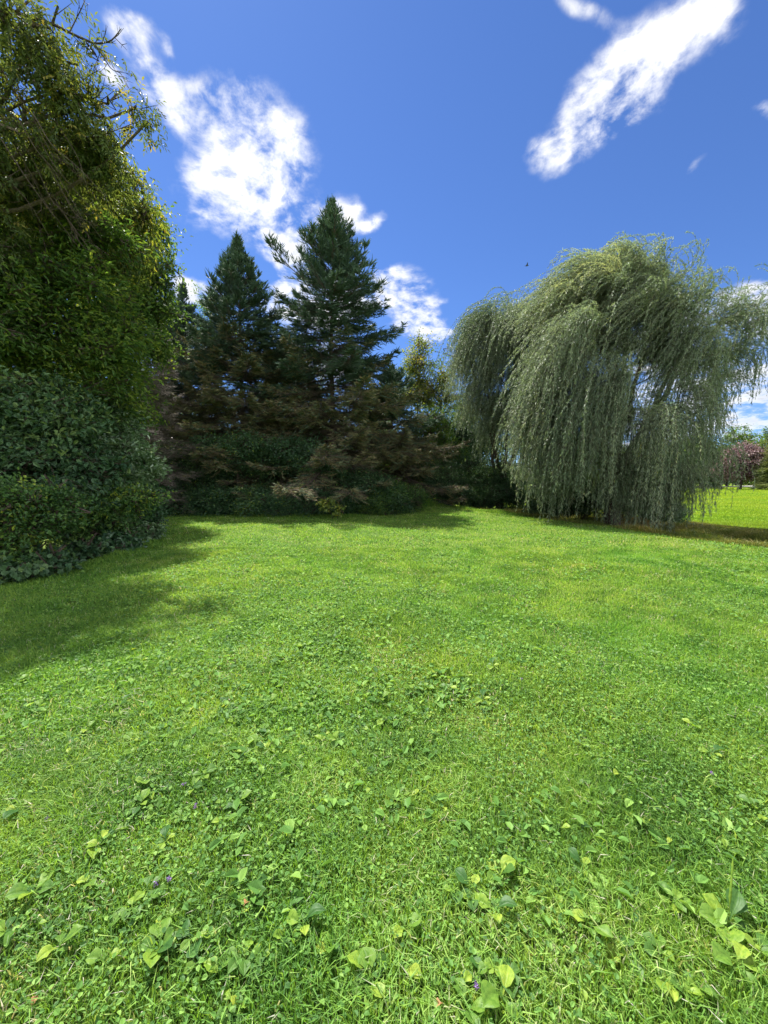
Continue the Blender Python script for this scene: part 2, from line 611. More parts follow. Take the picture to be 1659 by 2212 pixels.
# ------------------------------------------------------------------ broadleaf weeds in the lawn
def weed_leaf(mb, L, W, az, elev, a, curl=.35, z0=.01, stem=.25):
    """one plantain-like leaf: petiole and oval blade with a midrib groove, rooted at the origin"""
    ns = 9
    s = np.linspace(0, 1, ns)
    prof = np.array([.08, .09, .12, .6, .92, 1.0, .88, .52, .03])
    ang = elev - curl * s * 1.8
    dr = np.cumsum(np.cos(ang)) * L / ns
    dz = np.cumsum(np.sin(ang)) * L / ns + z0
    dr -= dr[0]
    az2 = az + .35 * math.sin(az * 7) * s
    c, si = np.cos(az2), np.sin(az2)
    tw_ = .25 * math.sin(az * 5)
    V = []
    for kq, q in enumerate(np.linspace(-1, 1, 11)):
        wav = 1 + .10 * np.sin(s * 11 + az * 3 + (q > 0) * 2) + .05 * np.sin(s * 23 + az)
        off = q * W / 2 * prof * wav
        rid = (.016 if kq % 2 else -.012) * W * np.minimum(1, prof * 1.5)
        if kq == 5:
            rid = -.05 * W * prof
        zz = dz + (abs(q) * .2) * W * prof + rid + .03 * W * np.sin(s * 13 + q * 4 + az) * prof + off * tw_
        V.append(np.stack([dr * c - off * si, dr * si + off * c, zz], 1))
    V = np.concatenate(V)
    i, j = np.meshgrid(np.arange(10), np.arange(ns - 1), indexing='ij')
    k = (i * ns + j)
    mb.add(V, np.stack([k, k + 1, k + ns + 1, k + ns], -1).reshape(-1, 4), a)


def weed_specs(nl, L):
    out = []
    a0 = RS.uniform(0, 6.28)
    for q in range(nl):
        l = L * RS.uniform(.55, 1.08)
        out.append((l, l * RS.uniform(.42, .62), a0 + q * 2.4 + RS.uniform(-.3, .3), RS.uniform(.25, 1.15), RS.rand(), RS.uniform(.25, .7)))
    return out


def seed_spike(mb, H, az):
    t = np.linspace(0, 1, 9)
    pts = np.stack([np.cos(az) * H * .45 * t ** 2, np.sin(az) * H * .45 * t ** 2, H * t], 1)
    tube(mb, pts, np.interp(t, [0, .45, .5, .9, 1], [.0012, .0012, .004, .0035, .001]), 6, .75, .25)


# the prominent foreground plants, each with its leaves as parts
WD = [
    (850, 1745, 9, .13, 'large plantain rosette of mixed grey green and yellow green leaves near the lawn centre'),
    (345, 1762, 3, .10, 'plantain with one broad round upright pale green leaf, alone at the left'),
    (1130, 1790, 3, .10, 'plantain with a tilted yellow green leaf, between the centre rosette and its right neighbour'),
    (1208, 1800, 4, .09, 'small plantain with dark and light leaves side by side, right of the centre'),
    (1365, 1785, 4, .12, 'plantain with two large upright blue green leaves at the right'),
    (215, 1840, 7, .11, 'plantain clump of round yellow green leaves at the left edge of the lawn'),
    (72, 1945, 7, .12, 'plantain rosette with long pointed leaves by the left picture edge'),
    (1572, 2010, 6, .17, 'tallest plantain, long folded leaves with two green seed spikes at lower right'),
    (545, 1965, 5, .11, 'plantain with a narrow pale upright leaf left of the bottom centre'),
    (345, 2065, 7, .13, 'plantain with two big dark blue green upright leaves at lower left'),
    (712, 2065, 5, .12, 'plantain with one tall dark narrow leaf at the bottom centre'),
    (1430, 2135, 6, .10, 'plantain with a flat pale oval leaf at the lower right'),
    (1350, 2075, 4, .11, 'plantain with a rounded light leaf above the lower right rosettes'),
    (1080, 1905, 6, .12, 'dark green plantain rosette low in the grass right of centre'),
    (800, 2120, 6, .12, 'plantain with curled bright leaves at the bottom middle'),
    (1080, 2110, 5, .13, 'plantain with a long light green lance shaped leaf at bottom right of centre'),
    (515, 2195, 4, .10, 'plantain with narrow leaves at the very bottom left of centre'),
    (1010, 2195, 4, .10, 'plantain with crumpled leaf and brown edge at the very bottom'),
    (620, 2035, 6, .09, 'low patch of heart shaped leaves at bottom left of centre'),
    (960, 1520, 6, .11, 'clump of bright plantain leaves in the middle of the lawn'),
]
for q, (px, py, nl, L, lab) in enumerate(WD):
    g0 = ground_at(px, py)
    g0[2] += .008
    e = empty('plantain_weed', g0)
    tag(e, lab, 'weed', 'large plantain weeds in the foreground')
    for sp in weed_specs(nl, L * .75):
        m1 = MB()
        weed_leaf(m1, sp[0], sp[1], sp[2], sp[3], sp[4], sp[5])
        m1.build('leaf', M_WEED, e, smooth_=True)
    if q == 7:
        for az in (2.6, .8):
            m1 = MB()
            seed_spike(m1, .2, az)
            m1.build('seed_spike', M_WEED, e, smooth_=True)

# smaller rosettes: several meshes shared by many things
variants = []
for v in range(10):
    m1 = MB()
    for sp in weed_specs(RS.randint(3, 7), .085):
        weed_leaf(m1, sp[0], sp[1], sp[2], sp[3] * .8, sp[4], sp[5])
    o = m1.build('lawn_weed', M_WEED, smooth_=True, link=False)
    variants.append(o)
cnt = 0
tries = 0
while cnt < 270 and tries < 20000:
    tries += 1
    if RS.rand() < .72:
        px = RS.normal(560, 300)
        py = RS.normal(1500, 110)
    else:
        px = RS.uniform(0, 1659)
        py = 1300 + 900 * RS.rand()
    if not (0 < px < 1659 and 1290 < py < 2200):
        continue
    g0 = ground_at(px, py)
    if not on_lawn(g0[0], g0[1]):
        continue
    if RS.rand() > .35 + .9 * float(vnoise(np.array([g0[0]]), np.array([g0[1]]), .5, 77)[0]):
        continue
    o = variants[cnt % 10].copy()
    COL.objects.link(o)
    o.name = 'lawn_weed'
    s = RS.uniform(.6, 1.12)
    o.location = (float(g0[0]), float(g0[1]), float(g0[2]) + .018)
    o.rotation_euler = (0, 0, RS.uniform(0, 6.28))
    o.scale = (s, s, s * RS.uniform(.8, 1.2))
    tag(o, 'small broad leaved weed low in the mown lawn', 'weed', 'small broad leaved weeds scattered in the lawn')
    cnt += 1
for o in variants:
    bpy.data.objects.remove(o)

# purple flowers, fallen leaves
M_PFL = leaf_mat('purple_petal', [(0, (.12, .07, .22)), (1, (.3, .2, .45))], .3, .6)
for (px, py, lab) in [(395, 1715, 'far purple flower head above the left plantain clump'), (335, 1935, 'purple flower head left of the bottom centre'),
                      (362, 1925, 'second purple flower right next to the bottom left one'), (420, 1762, 'purple flower right of the round plantain leaf'),
                      (100, 1790, 'purple flower by the left edge clump'), (1535, 1690, 'purple flower at the right in the lawn'),
                      (1025, 2165, 'purple flower at the very bottom centre'), (1125, 1480, 'tiny purple flower far out in the lawn')]:
    g0 = ground_at(px, py)
    e = empty('purple_flower', g0)
    tag(e, lab, 'flower', 'small purple flowers in the lawn')
    m1 = MB()
    tube(m1, np.array([[0, 0, 0], [.004, 0, .02], [.005, .002, .04]]), .0012, 5, .4)
    m1.build('stem', M_CLOV, e)
    m1 = MB()
    n = 26
    C = np.array([[.005, .002, .04]]) + np.stack([RS.normal(0, .003, n), RS.normal(0, .003, n), RS.uniform(0, .016, n)], 1)
    D = rdir(n) + np.array([[0, 0, .3]])
    leaves(m1, C, D, rdir(n), .008, .005, RS.rand(n))
    m1.build('petals', M_PFL, e)
M_DRY = leaf_mat('dry_leaf', [(0, (.22, .10, .04)), (1, (.34, .18, .08))], .3, .6)
for (px, py, lab) in [(1278, 1714, 'small curled orange fallen leaf on the grass at the right'), (527, 1978, 'withered brown leaf tuft left of the bottom centre'),
                      (957, 2192, 'rust brown curled fallen leaf at the very bottom'), (90, 2168, 'small brown fallen leaf at the bottom left corner')]:
    g0 = ground_at(px, py)
    m1 = MB()
    weed_leaf(m1, .034, .02, RS.uniform(0, 6), .5, .6, .9, .015)
    o = m1.build('fallen_leaf', M_DRY, smooth_=True)
    o.location = (float(g0[0]), float(g0[1]), float(g0[2]) + .02)
    tag(o, lab, 'fallen leaf', 'brown fallen leaves on the lawn')


# ------------------------------------------------------------------ broadleaf trees and shrubs
def crown(mb, tw, blobs, ncl, per, L, W, flat=.6, spread=.32, droop=.25, compound=False, gap=.35, tone=None, shell=.45, wind=(-.25, 0), seed=1, twr=.004, face=.6, sub=5):
    if sub:
        nb_ = []
        for (c_, r_) in blobs:
            r_ = np.broadcast_to(np.asarray(r_, float), 3)
            nb_.append((np.asarray(c_, float), r_ * .72))
            for v_ in rdir(sub):
                nb_.append((np.asarray(c_, float) + v_ * r_ * RS.uniform(.45, .85), r_ * RS.uniform(.25, .55)))
        blobs = nb_
    vols = np.array([np.prod(b[1]) ** (2 / 3.) for b in blobs])
    pick = RS.choice(len(blobs), ncl, p=vols / vols.sum())
    Cb = np.array([b[0] for b in blobs])[pick]
    Rb = np.array([np.broadcast_to(b[1], 3) for b in blobs])[pick]
    dr = rdir(ncl)
    # lumpy outline
    lump = .86 + .45 * np.sin(dr[:, 0] * 5 + pick * 1.7 + seed) * np.sin(dr[:, 1] * 4.3 + pick) * np.cos(dr[:, 2] * 4.7 + seed * 2)
    rr = (shell + (1 - shell) * RS.rand(ncl) ** .7) * lump
    rr = rr * np.where(RS.rand(ncl) < .07, RS.uniform(1.1, 1.35, ncl), 1)
    C = Cb + dr * Rb * rr[:, None]
    nz = vnoise(C[:, 0] + C[:, 2] * .7, C[:, 1] * .8 + C[:, 2], 1.0, seed + 5)
    k = (nz > gap * RS.rand(ncl) * 1.4) & (C[:, 2] > hgt(C[:, 0], C[:, 1]) + .05)
    C, dr, rr, Cb, pick = C[k], dr[k], rr[k], Cb[k], pick[k]
    n = len(C)
    ctone = np.clip(RS.normal(.25, .2, n) + .45 * vnoise(C[:, 0] + C[:, 2] * .5, C[:, 2] - C[:, 1] * .4, .8, seed + 9), 0, 1)
    out = nrm(dr * np.array([[1, 1, .5]]) + np.array([[wind[0], wind[1], .12]]) + RS.normal(0, .3, (n, 3)))
    # each cluster: a short drooping spray with leaves along it
    t = RS.rand(n, per)
    off = RS.normal(0, 1, (n, per, 3)) * spread * .45
    off[:, :, 2] *= flat
    base = C[:, None, :] + out[:, None, :] * (t[:, :, None] - .35) * spread * 2 + off
    base[:, :, 2] -= droop * spread * (t ** 2) * 1.3
    D = out[:, None, :] * .8 + RS.normal(0, .55, (n, per, 3)) + np.array([[[wind[0], wind[1], -droop]]])
    N = np.array([[[0, 0, .75]]]) + dr[:, None, :] * face + RS.normal(0, .45, (n, per, 3))
    a = np.clip(ctone[:, None] + RS.normal(0, .16, (n, per)), 0, 1)
    if tone is not None:
        a = np.clip(a + tone(base), 0, 1)
    base = base.reshape(-1, 3)
    D = nrm(D.reshape(-1, 3))
    N = N.reshape(-1, 3)
    a = a.ravel()
    if compound:
        S = nrm(np.cross(D, N))
        for (s, sd) in ((.3, -1), (.3, 1), (.65, -1), (.65, 1), (1.0, 0)):
            dd = D * (1 if sd == 0 else .65) + S * sd * .8 + np.array([[0, 0, -.25 * droop - .1]])
            leaves(mb, base + D * L * 1.6 * s, dd, N + RS.normal(0, .25, N.shape), L * RS.uniform(.8, 1.15, len(base)), W * RS.uniform(.8, 1.2, len(base)), np.clip(a + RS.normal(0, .05, len(a)), 0, 1))
    else:
        (leaves6 if L < .16 else leaves)(mb, base, D, N, L * RS.uniform(.65, 1.25, len(base)), W * RS.uniform(.7, 1.2, len(base)), a)
    # twigs inside each cluster and branches linking clusters to their limb
    A = C - out * spread * .8
    B = C + out * spread * .9 - np.array([[0, 0, droop * spread * .5]])
    sticks(tw, A, B, twr * 1.6, twr * .6)
    kk = RS.rand(n) < .35
    mid = (C[kk] * .55 + Cb[kk] * .45) + RS.normal(0, .12, (kk.sum(), 3))
    sticks(tw, Cb[kk] * .9 + C[kk] * .1, mid, twr * 5, twr * 3.2)
    sticks(tw, mid, A[kk], twr * 3.2, twr * 1.6)


def tree(name, label, base, H, r0, blobs, ncl, per, L, W, mat, bark=BARK, group=None, cat='tree', trunk_top=None, **kw):
    base = np.array([base[0], base[1], float(hgt(base[0], base[1])) - .05])
    tw = MB()
    top = np.array(trunk_top) if trunk_top is not None else base + np.array([0, 0, H * .8])
    tp = limb(tw, base, top, r0, r0 * .25, 0, 12, .03, 10)
    for (c, r) in blobs:
        c = np.asarray(c, float)
        zz = max(base[2] + .25 * (c[2] - base[2]), min(top[2] - .1, c[2] - .35 * np.linalg.norm((c - base)[:2]) - .2))
        k = int(np.clip((zz - base[2]) / max(.1, (top[2] - base[2])) * 11, 0, 11))
        limb(tw, tp[k], c, r0 * .42 * (1 - k / 16.), max(.008, r0 * .08), .06, 9, .08, 6)
    cr = MB()
    crown(cr, tw, blobs, ncl, per, L, W, **kw)
    e = empty(name, base)
    tag(e, label, cat, group)
    tw.build('trunk', bark, e, base)
    cr.build('crown', mat, e, base)
    return e


def shrub(name, label, base, blobs, ncl, per, L, W, mat, r0=.03, stems=7, group=None, cat='shrub', bark=BARK_D, **kw):
    base = np.array([base[0], base[1], float(hgt(base[0], base[1])) - .03])
    tw = MB()
    for q in range(stems):
        b = blobs[q % len(blobs)]
        st = base + np.array([RS.normal(0, .2), RS.normal(0, .2), 0])
        en = np.asarray(b[0], float) + RS.normal(0, .25, 3) * np.asarray(b[1])
        limb(tw, st, en, r0, r0 * .3, .1, 8, .08, 6)
    cr = MB()
    crown(cr, tw, blobs, ncl, per, L, W, **kw)
    e = empty(name, base)
    tag(e, label, cat, group)
    tw.build('stems', bark, e, base)
    cr.build('foliage', mat, e, base)
    return e


def B(px, py, Y, r, rz=None, ry=None):
    """blob from a photo position at depth Y with radius r metres"""
    return (P(px, py, Y), np.array([r, ry or r, rz or r], float))


# overhanging ash, nearest tree on the left
ash = tree('ash_tree', 'tall ash tree with narrow leaflets reaching over the top left corner', (-10.2, 7.6), 12, .24,
     [B(20, 20, 7.6, 1.5, 1.0), B(110, 60, 7.8, .9, .55), B(45, 150, 7.8, 1.2, .8), B(120, 200, 8.0, .85, .6), B(60, 270, 8, 1.2, .8),
      B(180, 290, 8.3, .9, .6), B(235, 225, 8.2, .55, .35), B(290, 235, 8.3, .36, .22), B(320, 262, 8.3, .22, .3), B(-80, 200, 8, 1.6), B(-120, 400, 8, 1.6), B(140, 340, 8.5, 1.0, .7), B(90, 420, 9, .9, .5),
      B(215, 355, 8.9, .75, .6), B(245, 300, 8.5, .4, .35)],
     1650, 8, .115, .037, M_ASH, compound=True, droop=.75, spread=.25, shell=.15, gap=.7, seed=2, wind=(.1, 0), twr=.005)
# explicit bare and drooping branches of the ash in front of its leaves
m1 = MB()
def pathpx(pts, Y, r0, r1, mb, tw=6, twl=.35):
    p = np.array([P(a, b, Y + RS.uniform(-.12, .12)) for a, b in pts])
    t = np.linspace(0, len(p) - 1, len(p) * 4)
    q = np.stack([np.interp(t, np.arange(len(p)), p[:, k]) for k in range(3)], 1)
    q[1:-1] = (q[:-2] + q[1:-1] + q[2:]) / 3
    tube(mb, q, np.linspace(r0, r1, len(q)), 6)
    for _ in range(tw):
        k = RS.randint(len(q) // 3, len(q) - 1)
        d = nrm(q[min(k + 1, len(q) - 1)] - q[k - 1])
        dd = nrm(d + RS.normal(0, .55, 3))
        l = twl * RS.uniform(.5, 1.3)
        p1 = q[k] + dd * l * .5
        p2 = p1 + nrm(dd + RS.normal(0, .4, 3)) * l * .5
        sticks(mb, np.array([q[k], p1]), np.array([p1, p2]), [r1 * 1.3, r1], [r1, r1 * .4])
        for _2 in range(2):
            p3 = p1 + nrm(dd + RS.normal(0, .7, 3)) * l * .4
            sticks(mb, p1[None], p3[None], r1 * .8, r1 * .4)
pathpx([(-60, -20), (40, 30), (110, 50), (170, 80), (205, 95), (240, 90), (262, 62)], 7.8, .035, .006, m1, 10)
pathpx([(205, 95), (225, 125), (240, 150), (262, 158), (275, 190)], 7.8, .012, .004, m1, 8, .25)
pathpx([(150, 70), (165, 40), (180, 10), (190, -20)], 7.9, .012, .004, m1, 6)
pathpx([(90, 120), (130, 160), (170, 180), (190, 165), (215, 150)], 8.0, .016, .004, m1, 8, .3)
pathpx([(-30, 60), (40, 110), (100, 170), (160, 205), (205, 215), (225, 190)], 8.0, .03, .004, m1, 12)
pathpx([(-40, 120), (20, 180), (60, 250), (110, 290), (150, 300), (205, 298), (240, 285), (300, 262)], 8.2, .028, .005, m1, 10, .25)
pathpx([(-30, 190), (10, 260), (40, 330), (90, 400), (130, 450), (165, 500), (195, 540)], 8.6, .04, .007, m1, 16, .45)
pathpx([(0, 230), (50, 340), (110, 420), (150, 480), (175, 530), (200, 545)], 8.8, .022, .006, m1, 14, .4)
pathpx([(-20, 330), (40, 380), (80, 470), (100, 540), (95, 600)], 8.9, .02, .004, m1, 10, .4)
for q in range(15):
    x0 = RS.uniform(-30, 90)
    y0 = RS.uniform(120, 330)
    pathpx([(x0, y0), (x0 + 40, y0 + 70), (x0 + RS.uniform(70, 100), y0 + RS.uniform(110, 170)), (x0 + RS.uniform(100, 170), y0 + RS.uniform(170, 240))], RS.uniform(7.2, 8.2), .010, .003, m1, 7, .35)
m1.build('branch', BARK_D, ash, np.array(ash.location))

YT = lambda b: 0 * b[..., 2]
tree('maple_tree', 'broad leafed tree with yellowing hanging leaves behind the overhanging ash', (-11.2, 11.2), 13, .22,
     [B(130, 400, 11, 1.7, 1.2), B(210, 440, 11.5, 1.5, 1.2), B(250, 380, 11.8, .9, .8), B(170, 530, 11, 1.5, 1.0), B(262, 520, 12, 1.1, 1.0), B(285, 470, 12, .7, .7), B(60, 560, 10.5, 1.4, .7), B(110, 480, 11, 1.3, .8), B(-40, 520, 10.5, 1.7)],
     1700, 15, .17, .062, M_YEL, droop=.95, spread=.42, shell=.25, gap=.35, seed=4, wind=(0, -.1), twr=.006)
tree('boxelder_tree', 'wide green tree with wind swept leaf sprays over the dark left shrubs', (-11.5, 9.2), 9, .2,
     [B(60, 600, 9, 1.15, .6), B(140, 580, 9.3, .9, .45), B(210, 620, 9.6, 1.1, .6), B(120, 690, 9.2, 1.3, .7), B(120, 500, 9.6, .8, .4), B(40, 520, 9.3, .8, .4), B(210, 520, 10, .8, .5), B(30, 720, 9, 1.2, .8), B(220, 740, 9.8, 1.1, .7), B(245, 800, 10, .6, .5), B(-60, 650, 9, 1.6), B(90, 780, 9.5, 1.3, .5), B(60, 850, 9.6, 1.2, .6), B(170, 850, 10, 1.1, .6), B(255, 880, 10.6, .7, .6), B(20, 640, 9.4, 1.2, .7)],
     2500, 13, .155, .05, M_OLV, droop=.35, spread=.36, shell=.15, gap=.5, seed=6, wind=(.45, -.1), twr=.005)
tree('elm_tree', 'tree with olive and rust tinted leaves at the right edge of the left tree group', (-11.6, 15.2), 13, .2,
     [B(305, 500, 15, 1.1, 1.1), B(275, 560, 15, 1.4), B(320, 590, 15, 1.1, 1.0), B(280, 650, 15, 1.5, 1.3), B(345, 670, 15.3, .8, .8), B(240, 700, 14.5, 1.6), B(310, 740, 15, 1.0, .7), B(372, 575, 15.2, .35, .2), B(190, 780, 14, 1.5, 1.2), B(275, 860, 13.5, .9, 1.0)],
     2000, 15, .15, .065, M_OLV, droop=.4, spread=.42, shell=.2, gap=.45, seed=8, twr=.006,
     tone=lambda b: .35 * (vnoise(b[..., 0] + b[..., 2], b[..., 1] + b[..., 2] * .6, 1.3, 81) - .45))

# dark shrubs along the left
G_L = 'shrubs of the left border'
shrub('shrub', 'tall dark green shrub at the left edge, filling the upper border', (-8.6, 7.6),
      [B(30, 900, 8.2, 1.3, .8), B(120, 930, 8.6, 1.3, .8), B(60, 1000, 7.8, 1.3, .9), B(180, 1000, 8.8, 1.0, .8), B(-80, 950, 8, 1.4), B(130, 1060, 8.0, 1.0, .7), B(105, 865, 8.8, .7, .7), B(200, 905, 9.6, .55, .8), B(20, 850, 8.4, .9, .6)],
      1900, 16, .13, .07, M_DRK, group=G_L, spread=.27, droop=.35, gap=.75, shell=.2, seed=11)
shrub('shrub', 'shrub with pale silvery leaf tips below the bare spruce trunk', (-7.6, 10.6),
      [B(250, 985, 10.3, .95, .75), B(282, 1030, 10.6, .75, .7), B(210, 940, 10.3, .6, .6), B(302, 1005, 11, .4, .7), B(210, 1020, 10, .9, .7), B(262, 915, 10.6, .35, .6)],
      1000, 15, .13, .07, M_SLV, group=G_L, spread=.24, droop=.1, gap=.7, shell=.3, seed=12, wind=(.35, 0))
shrub('shrub', 'rounded small leaved green shrub nearest the camera in the left border', (-6.7, 6.4),
      [B(40, 1080, 6.6, .75, .55), B(90, 1130, 6.6, .65, .6), B(20, 1180, 6.3, .7, .5), B(-60, 1120, 6.4, .9, .9), B(125, 1090, 7, .45, .4)],
      1700, 17, .075, .042, M_SH2, group=G_L, spread=.18, droop=.1, gap=.75, shell=.25, seed=13)
shrub('shrub', 'mid green shrub with a few yellow leaves between the rounded and the silvery shrubs', (-6.8, 8.6),
      [B(220, 1090, 8.8, .85, .6), B(170, 1150, 8.3, .8, .5), B(250, 1140, 9, .6, .45), B(150, 1100, 8.3, .8, .5), B(290, 1090, 9.6, .6, .6)],
      1500, 17, .085, .048, M_SH2, group=G_L, spread=.2, droop=.15, gap=.75, shell=.2, seed=14)
shrub('shrub', 'glossy dark green shrub at the far right end of the left border', (-7.3, 11.4),
      [B(320, 1080, 11.2, .55, .75), B(310, 1120, 11, .5, .5), B(270, 1140, 10.4, .7, .5)],
      700, 15, .095, .055, M_SHR, group=G_L, spread=.22, droop=.1, gap=.7, shell=.25, seed=15)
for q, (px, py, Y, r, lab) in enumerate([(40, 1240, 6.0, .42, 'low broad leaved dark plant under the left shrubs at the picture edge'),
                                       (110, 1222, 6.5, .38, 'low dark leaved plant between the edge plant and the shaded gap'),
                                       (250, 1180, 8.6, .42, 'leafy plant with pale undersides in front of the mid green shrub'),
                                       (318, 1150, 10.2, .38, 'blue grey leafy plant at the shrub border corner'),
                                       (175, 1205, 7.6, .35, 'dark low plant beside the yellowish sprig')]):
    c = P(px, py, Y)
    shrub('understory_plant', lab, (c[0], c[1]), [(np.array([c[0], c[1], max(.15, c[2])]), np.array([r * 1.3, r, r * .6]))], 170, 9, .11, .085,
          [M_DRK, M_DRK, M_SHR, M_SLV, M_DRK][q], r0=.01, stems=4, group='low plants at the foot of the left shrubs', cat='plant', spread=.13, droop=.5, gap=.2, shell=.3, seed=30 + q)


# ------------------------------------------------------------------ spruces
def spruce(label, base, H, R, dead_z=4.0, seed=0, mat=None, prof=.85, thin=1.0, zb=.8, group=None, bare=False, dens=1.0, name='spruce_tree', outl=.2, brown=0., az_bias=None, lean=(0, 0), wlen=1.0, up=0.0, var=.7, nwid=.036):
    mat = mat or M_NEED
    base = np.array([base[0], base[1], float(hgt(base[0], base[1])) - .05])
    tw, cr = MB(), MB()
    zs = np.linspace(0, H, 24)
    tx = np.stack([base[0] + .06 * np.sin(zs * .5 + seed) + lean[0] * zs / H, base[1] + .05 * np.cos(zs * .4) + lean[1] * zs / H, base[2] + zs], 1)
    tube(tw, tx, np.interp(zs, [0, .5, H], [.024 * H * .62, .0115 * H, .012]), 9, rough=.08)
    z = zb
    LV = []
    while z < H - .1:
        nb = RS.randint(4, 7)
        a0 = RS.uniform(0, 6.28)
        for q in range(nb):
            LV.append((z + RS.uniform(-.12, .12), a0 + q * 6.283 / nb + RS.uniform(-.35, .35)))
        z += (.22 + .16 * (H - z) / H) / dens
    leafA, leafB, lt, lw = [], [], [], []
    sA, sB, sr = [], [], []
    for (z, az) in LV:
        f = (H - z) / H
        Lb = R * min(1.0, (f / .72)) ** prof * RS.uniform(var, 1.05)
        if RS.rand() < outl:
            Lb *= RS.uniform(1.05, 1.35)
        if az_bias is not None:
            Lb *= az_bias(az, z)
        Lb *= min(1.0, .35 + .65 * f / .14)
        Lb = max(Lb, .14)
        dead = z < dead_z * RS.uniform(.75, 1.15)
        a_in = np.interp(f, [0, .1, .3, .6, 1], [1.15, .75, .28, -.05, -.12]) + RS.normal(0, .09) + up
        nseg = 9
        s = np.linspace(0, 1, nseg)
        sagk = np.interp(f, [0, .3, 1], [0, .25, .5])
        el = a_in - sagk * np.sin(s * 3.1) * .6 + .45 * s ** 2 * np.interp(f, [0, .2, 1], [.3, 1, .8])
        azs = az + np.cumsum(RS.normal(0, .05, nseg))
        st = np.stack([np.cos(el) * np.cos(azs), np.cos(el) * np.sin(azs), np.sin(el)], 1) * Lb / nseg
        k0 = np.array([np.interp(z, zs, tx[:, 0]), np.interp(z, zs, tx[:, 1]), base[2] + z])
        pts = np.concatenate([[k0], k0 + np.cumsum(st, 0)])
        rr = np.linspace(.009 + .0085 * Lb, .004, len(pts))
        sA.append(pts[:-1]); sB.append(pts[1:]); sr.append(np.stack([rr[:-1], rr[1:]], 1))
        # side twigs
        nt = int((8 + 19 * Lb) * thin * np.interp(f, [0, .35, .5], [.5, .6, 1]))
        sp = np.clip(RS.uniform(.12, 1.0, nt), 0, .999)
        idx = sp * (len(pts) - 1)
        i0 = idx.astype(int)
        fr = (idx - i0)[:, None]
        p0 = pts[i0] * (1 - fr) + pts[i0 + 1] * fr
        dd = nrm(pts[i0 + 1] - pts[i0])
        side = nrm(np.cross(dd, [[0, 0, 1.]])) * RS.choice([-1, 1], nt)[:, None]
        rem = (1 - sp)
        tl = np.minimum(.95, (.16 + .52 * rem * Lb * RS.uniform(.6, 1.1, nt))) * wlen
        up_ = RS.normal(-.02, .22, nt)[:, None] + (.25 if f < .3 else 0)
        td = nrm(dd * .75 + side * RS.uniform(.55, 1.1, nt)[:, None] + np.array([[0, 0, 1.]]) * up_)
        te = p0 + td * tl[:, None] + np.array([[0, 0, -.10]]) * (tl[:, None] ** 2) * (1.2 if f > .3 else 0)
        sA.append(p0); sB.append(te); sr.append(np.tile([[.006, .003]], (nt, 1)))
        # is the twig green? inner parts of the lower branches are bare
        inner = sp < np.interp(f, [0, .25, .6, 1], [0, .12, .3, .42])
        if dead:
            green = (~inner) & (RS.rand(nt) < np.interp(z / dead_z, [0, .5, 1], [.35, .62, .88]))
        else:
            green = ~(inner & (RS.rand(nt) < .75))
        if bare:
            green &= RS.rand(nt) < .12
        # twiglets
        m = 8
        u = RS.uniform(.1, 1.02, (nt, m))
        q0 = p0[:, None, :] + (te - p0)[:, None, :] * u[:, :, None]
        s2 = nrm(np.cross(td, [[0, 0, 1.]]))[:, None, :] * RS.choice([-1, 1], (nt, m))[:, :, None]
        d2 = nrm(td[:, None, :] * .8 + s2 * RS.uniform(.4, 1.1, (nt, m))[:, :, None] + RS.normal(0, .22, (nt, m, 3)) + np.array([[[0, 0, .5 if f < .35 else -.04]]]))
        l2 = RS.uniform(.09, .28, (nt, m)) * np.interp(Lb, [0, 1, 3], [.85, 1.05, 1.15]) * (1.25 if f < .35 else 1)
        gm = np.repeat(green[:, None], m, 1)
        A_ = q0[gm]; D_ = d2[gm]; L_ = l2[gm]
        # include the twig tip as a spiky shoot
        A_ = np.concatenate([A_, p0[green] + (te - p0)[green] * .35]); D_ = np.concatenate([D_, td[green]]); L_ = np.concatenate([L_, tl[green] * .75])
        tn = np.clip(RS.normal(.27, .12, len(A_)), 0, .55)
        if dead or brown:
            pb = np.interp(z, [0, dead_z * .7, dead_z * 1.1], [.92, .85, .35]) if dead else brown
            k = RS.rand(len(A_)) < pb
            tn[k] = np.clip(RS.normal(.68, .09, k.sum()), .5, 1)
        leafA.append(A_); leafB.append(D_); lt.append(tn); lw.append(L_)
        nd = ~gm
        if nd.any():
            kk = nd & (RS.rand(nt, m) < .8)
            sA.append(q0[kk]); sB.append(q0[kk] + d2[kk] * (l2[kk] * 1.2)[:, None]); sr.append(np.tile([[.0045, .0025]], (kk.sum(), 1)))
    # leader shoots
    A_ = tx[-1:] + np.array([[0, 0, 1.]]) * np.array([-.5, -.45, -.4, -.35, -.3, -.25, -.15, -.1, 0, .1, .2])[:, None]
    leafA.append(A_); leafB.append(nrm(np.array([[0, 0, 1.]]) + RS.normal(0, .35, (11, 3)) * np.linspace(1.6, .1, 11)[:, None])); lt.append(np.full(11, .3)); lw.append(np.linspace(.4, .3, 11))
    A_ = np.concatenate(leafA); D_ = np.concatenate(leafB); T_ = np.concatenate(lt); L_ = np.concatenate(lw)
    R1 = rdir(len(A_))
    for rot in (0, 1):
        N_ = R1 if rot == 0 else np.cross(D_, R1)
        leaves(cr, A_, D_, N_, L_ * (nwid / .036) ** .7, nwid, T_, .0, .3)
    sA = np.concatenate(sA); sB = np.concatenate(sB); sr = np.concatenate(sr)
    sticks(tw, sA, sB, sr[:, 0], sr[:, 1])
    e = empty(name, base)
    tag(e, label, 'tree', group)
    tw.build('trunk', BARK_G if bare else BARK, e, base)
    cr.build('crown', mat, e, base)
    return e


def xy(px, Y):
    c = P(px, 1100, Y)
    return (float(c[0]), Y)


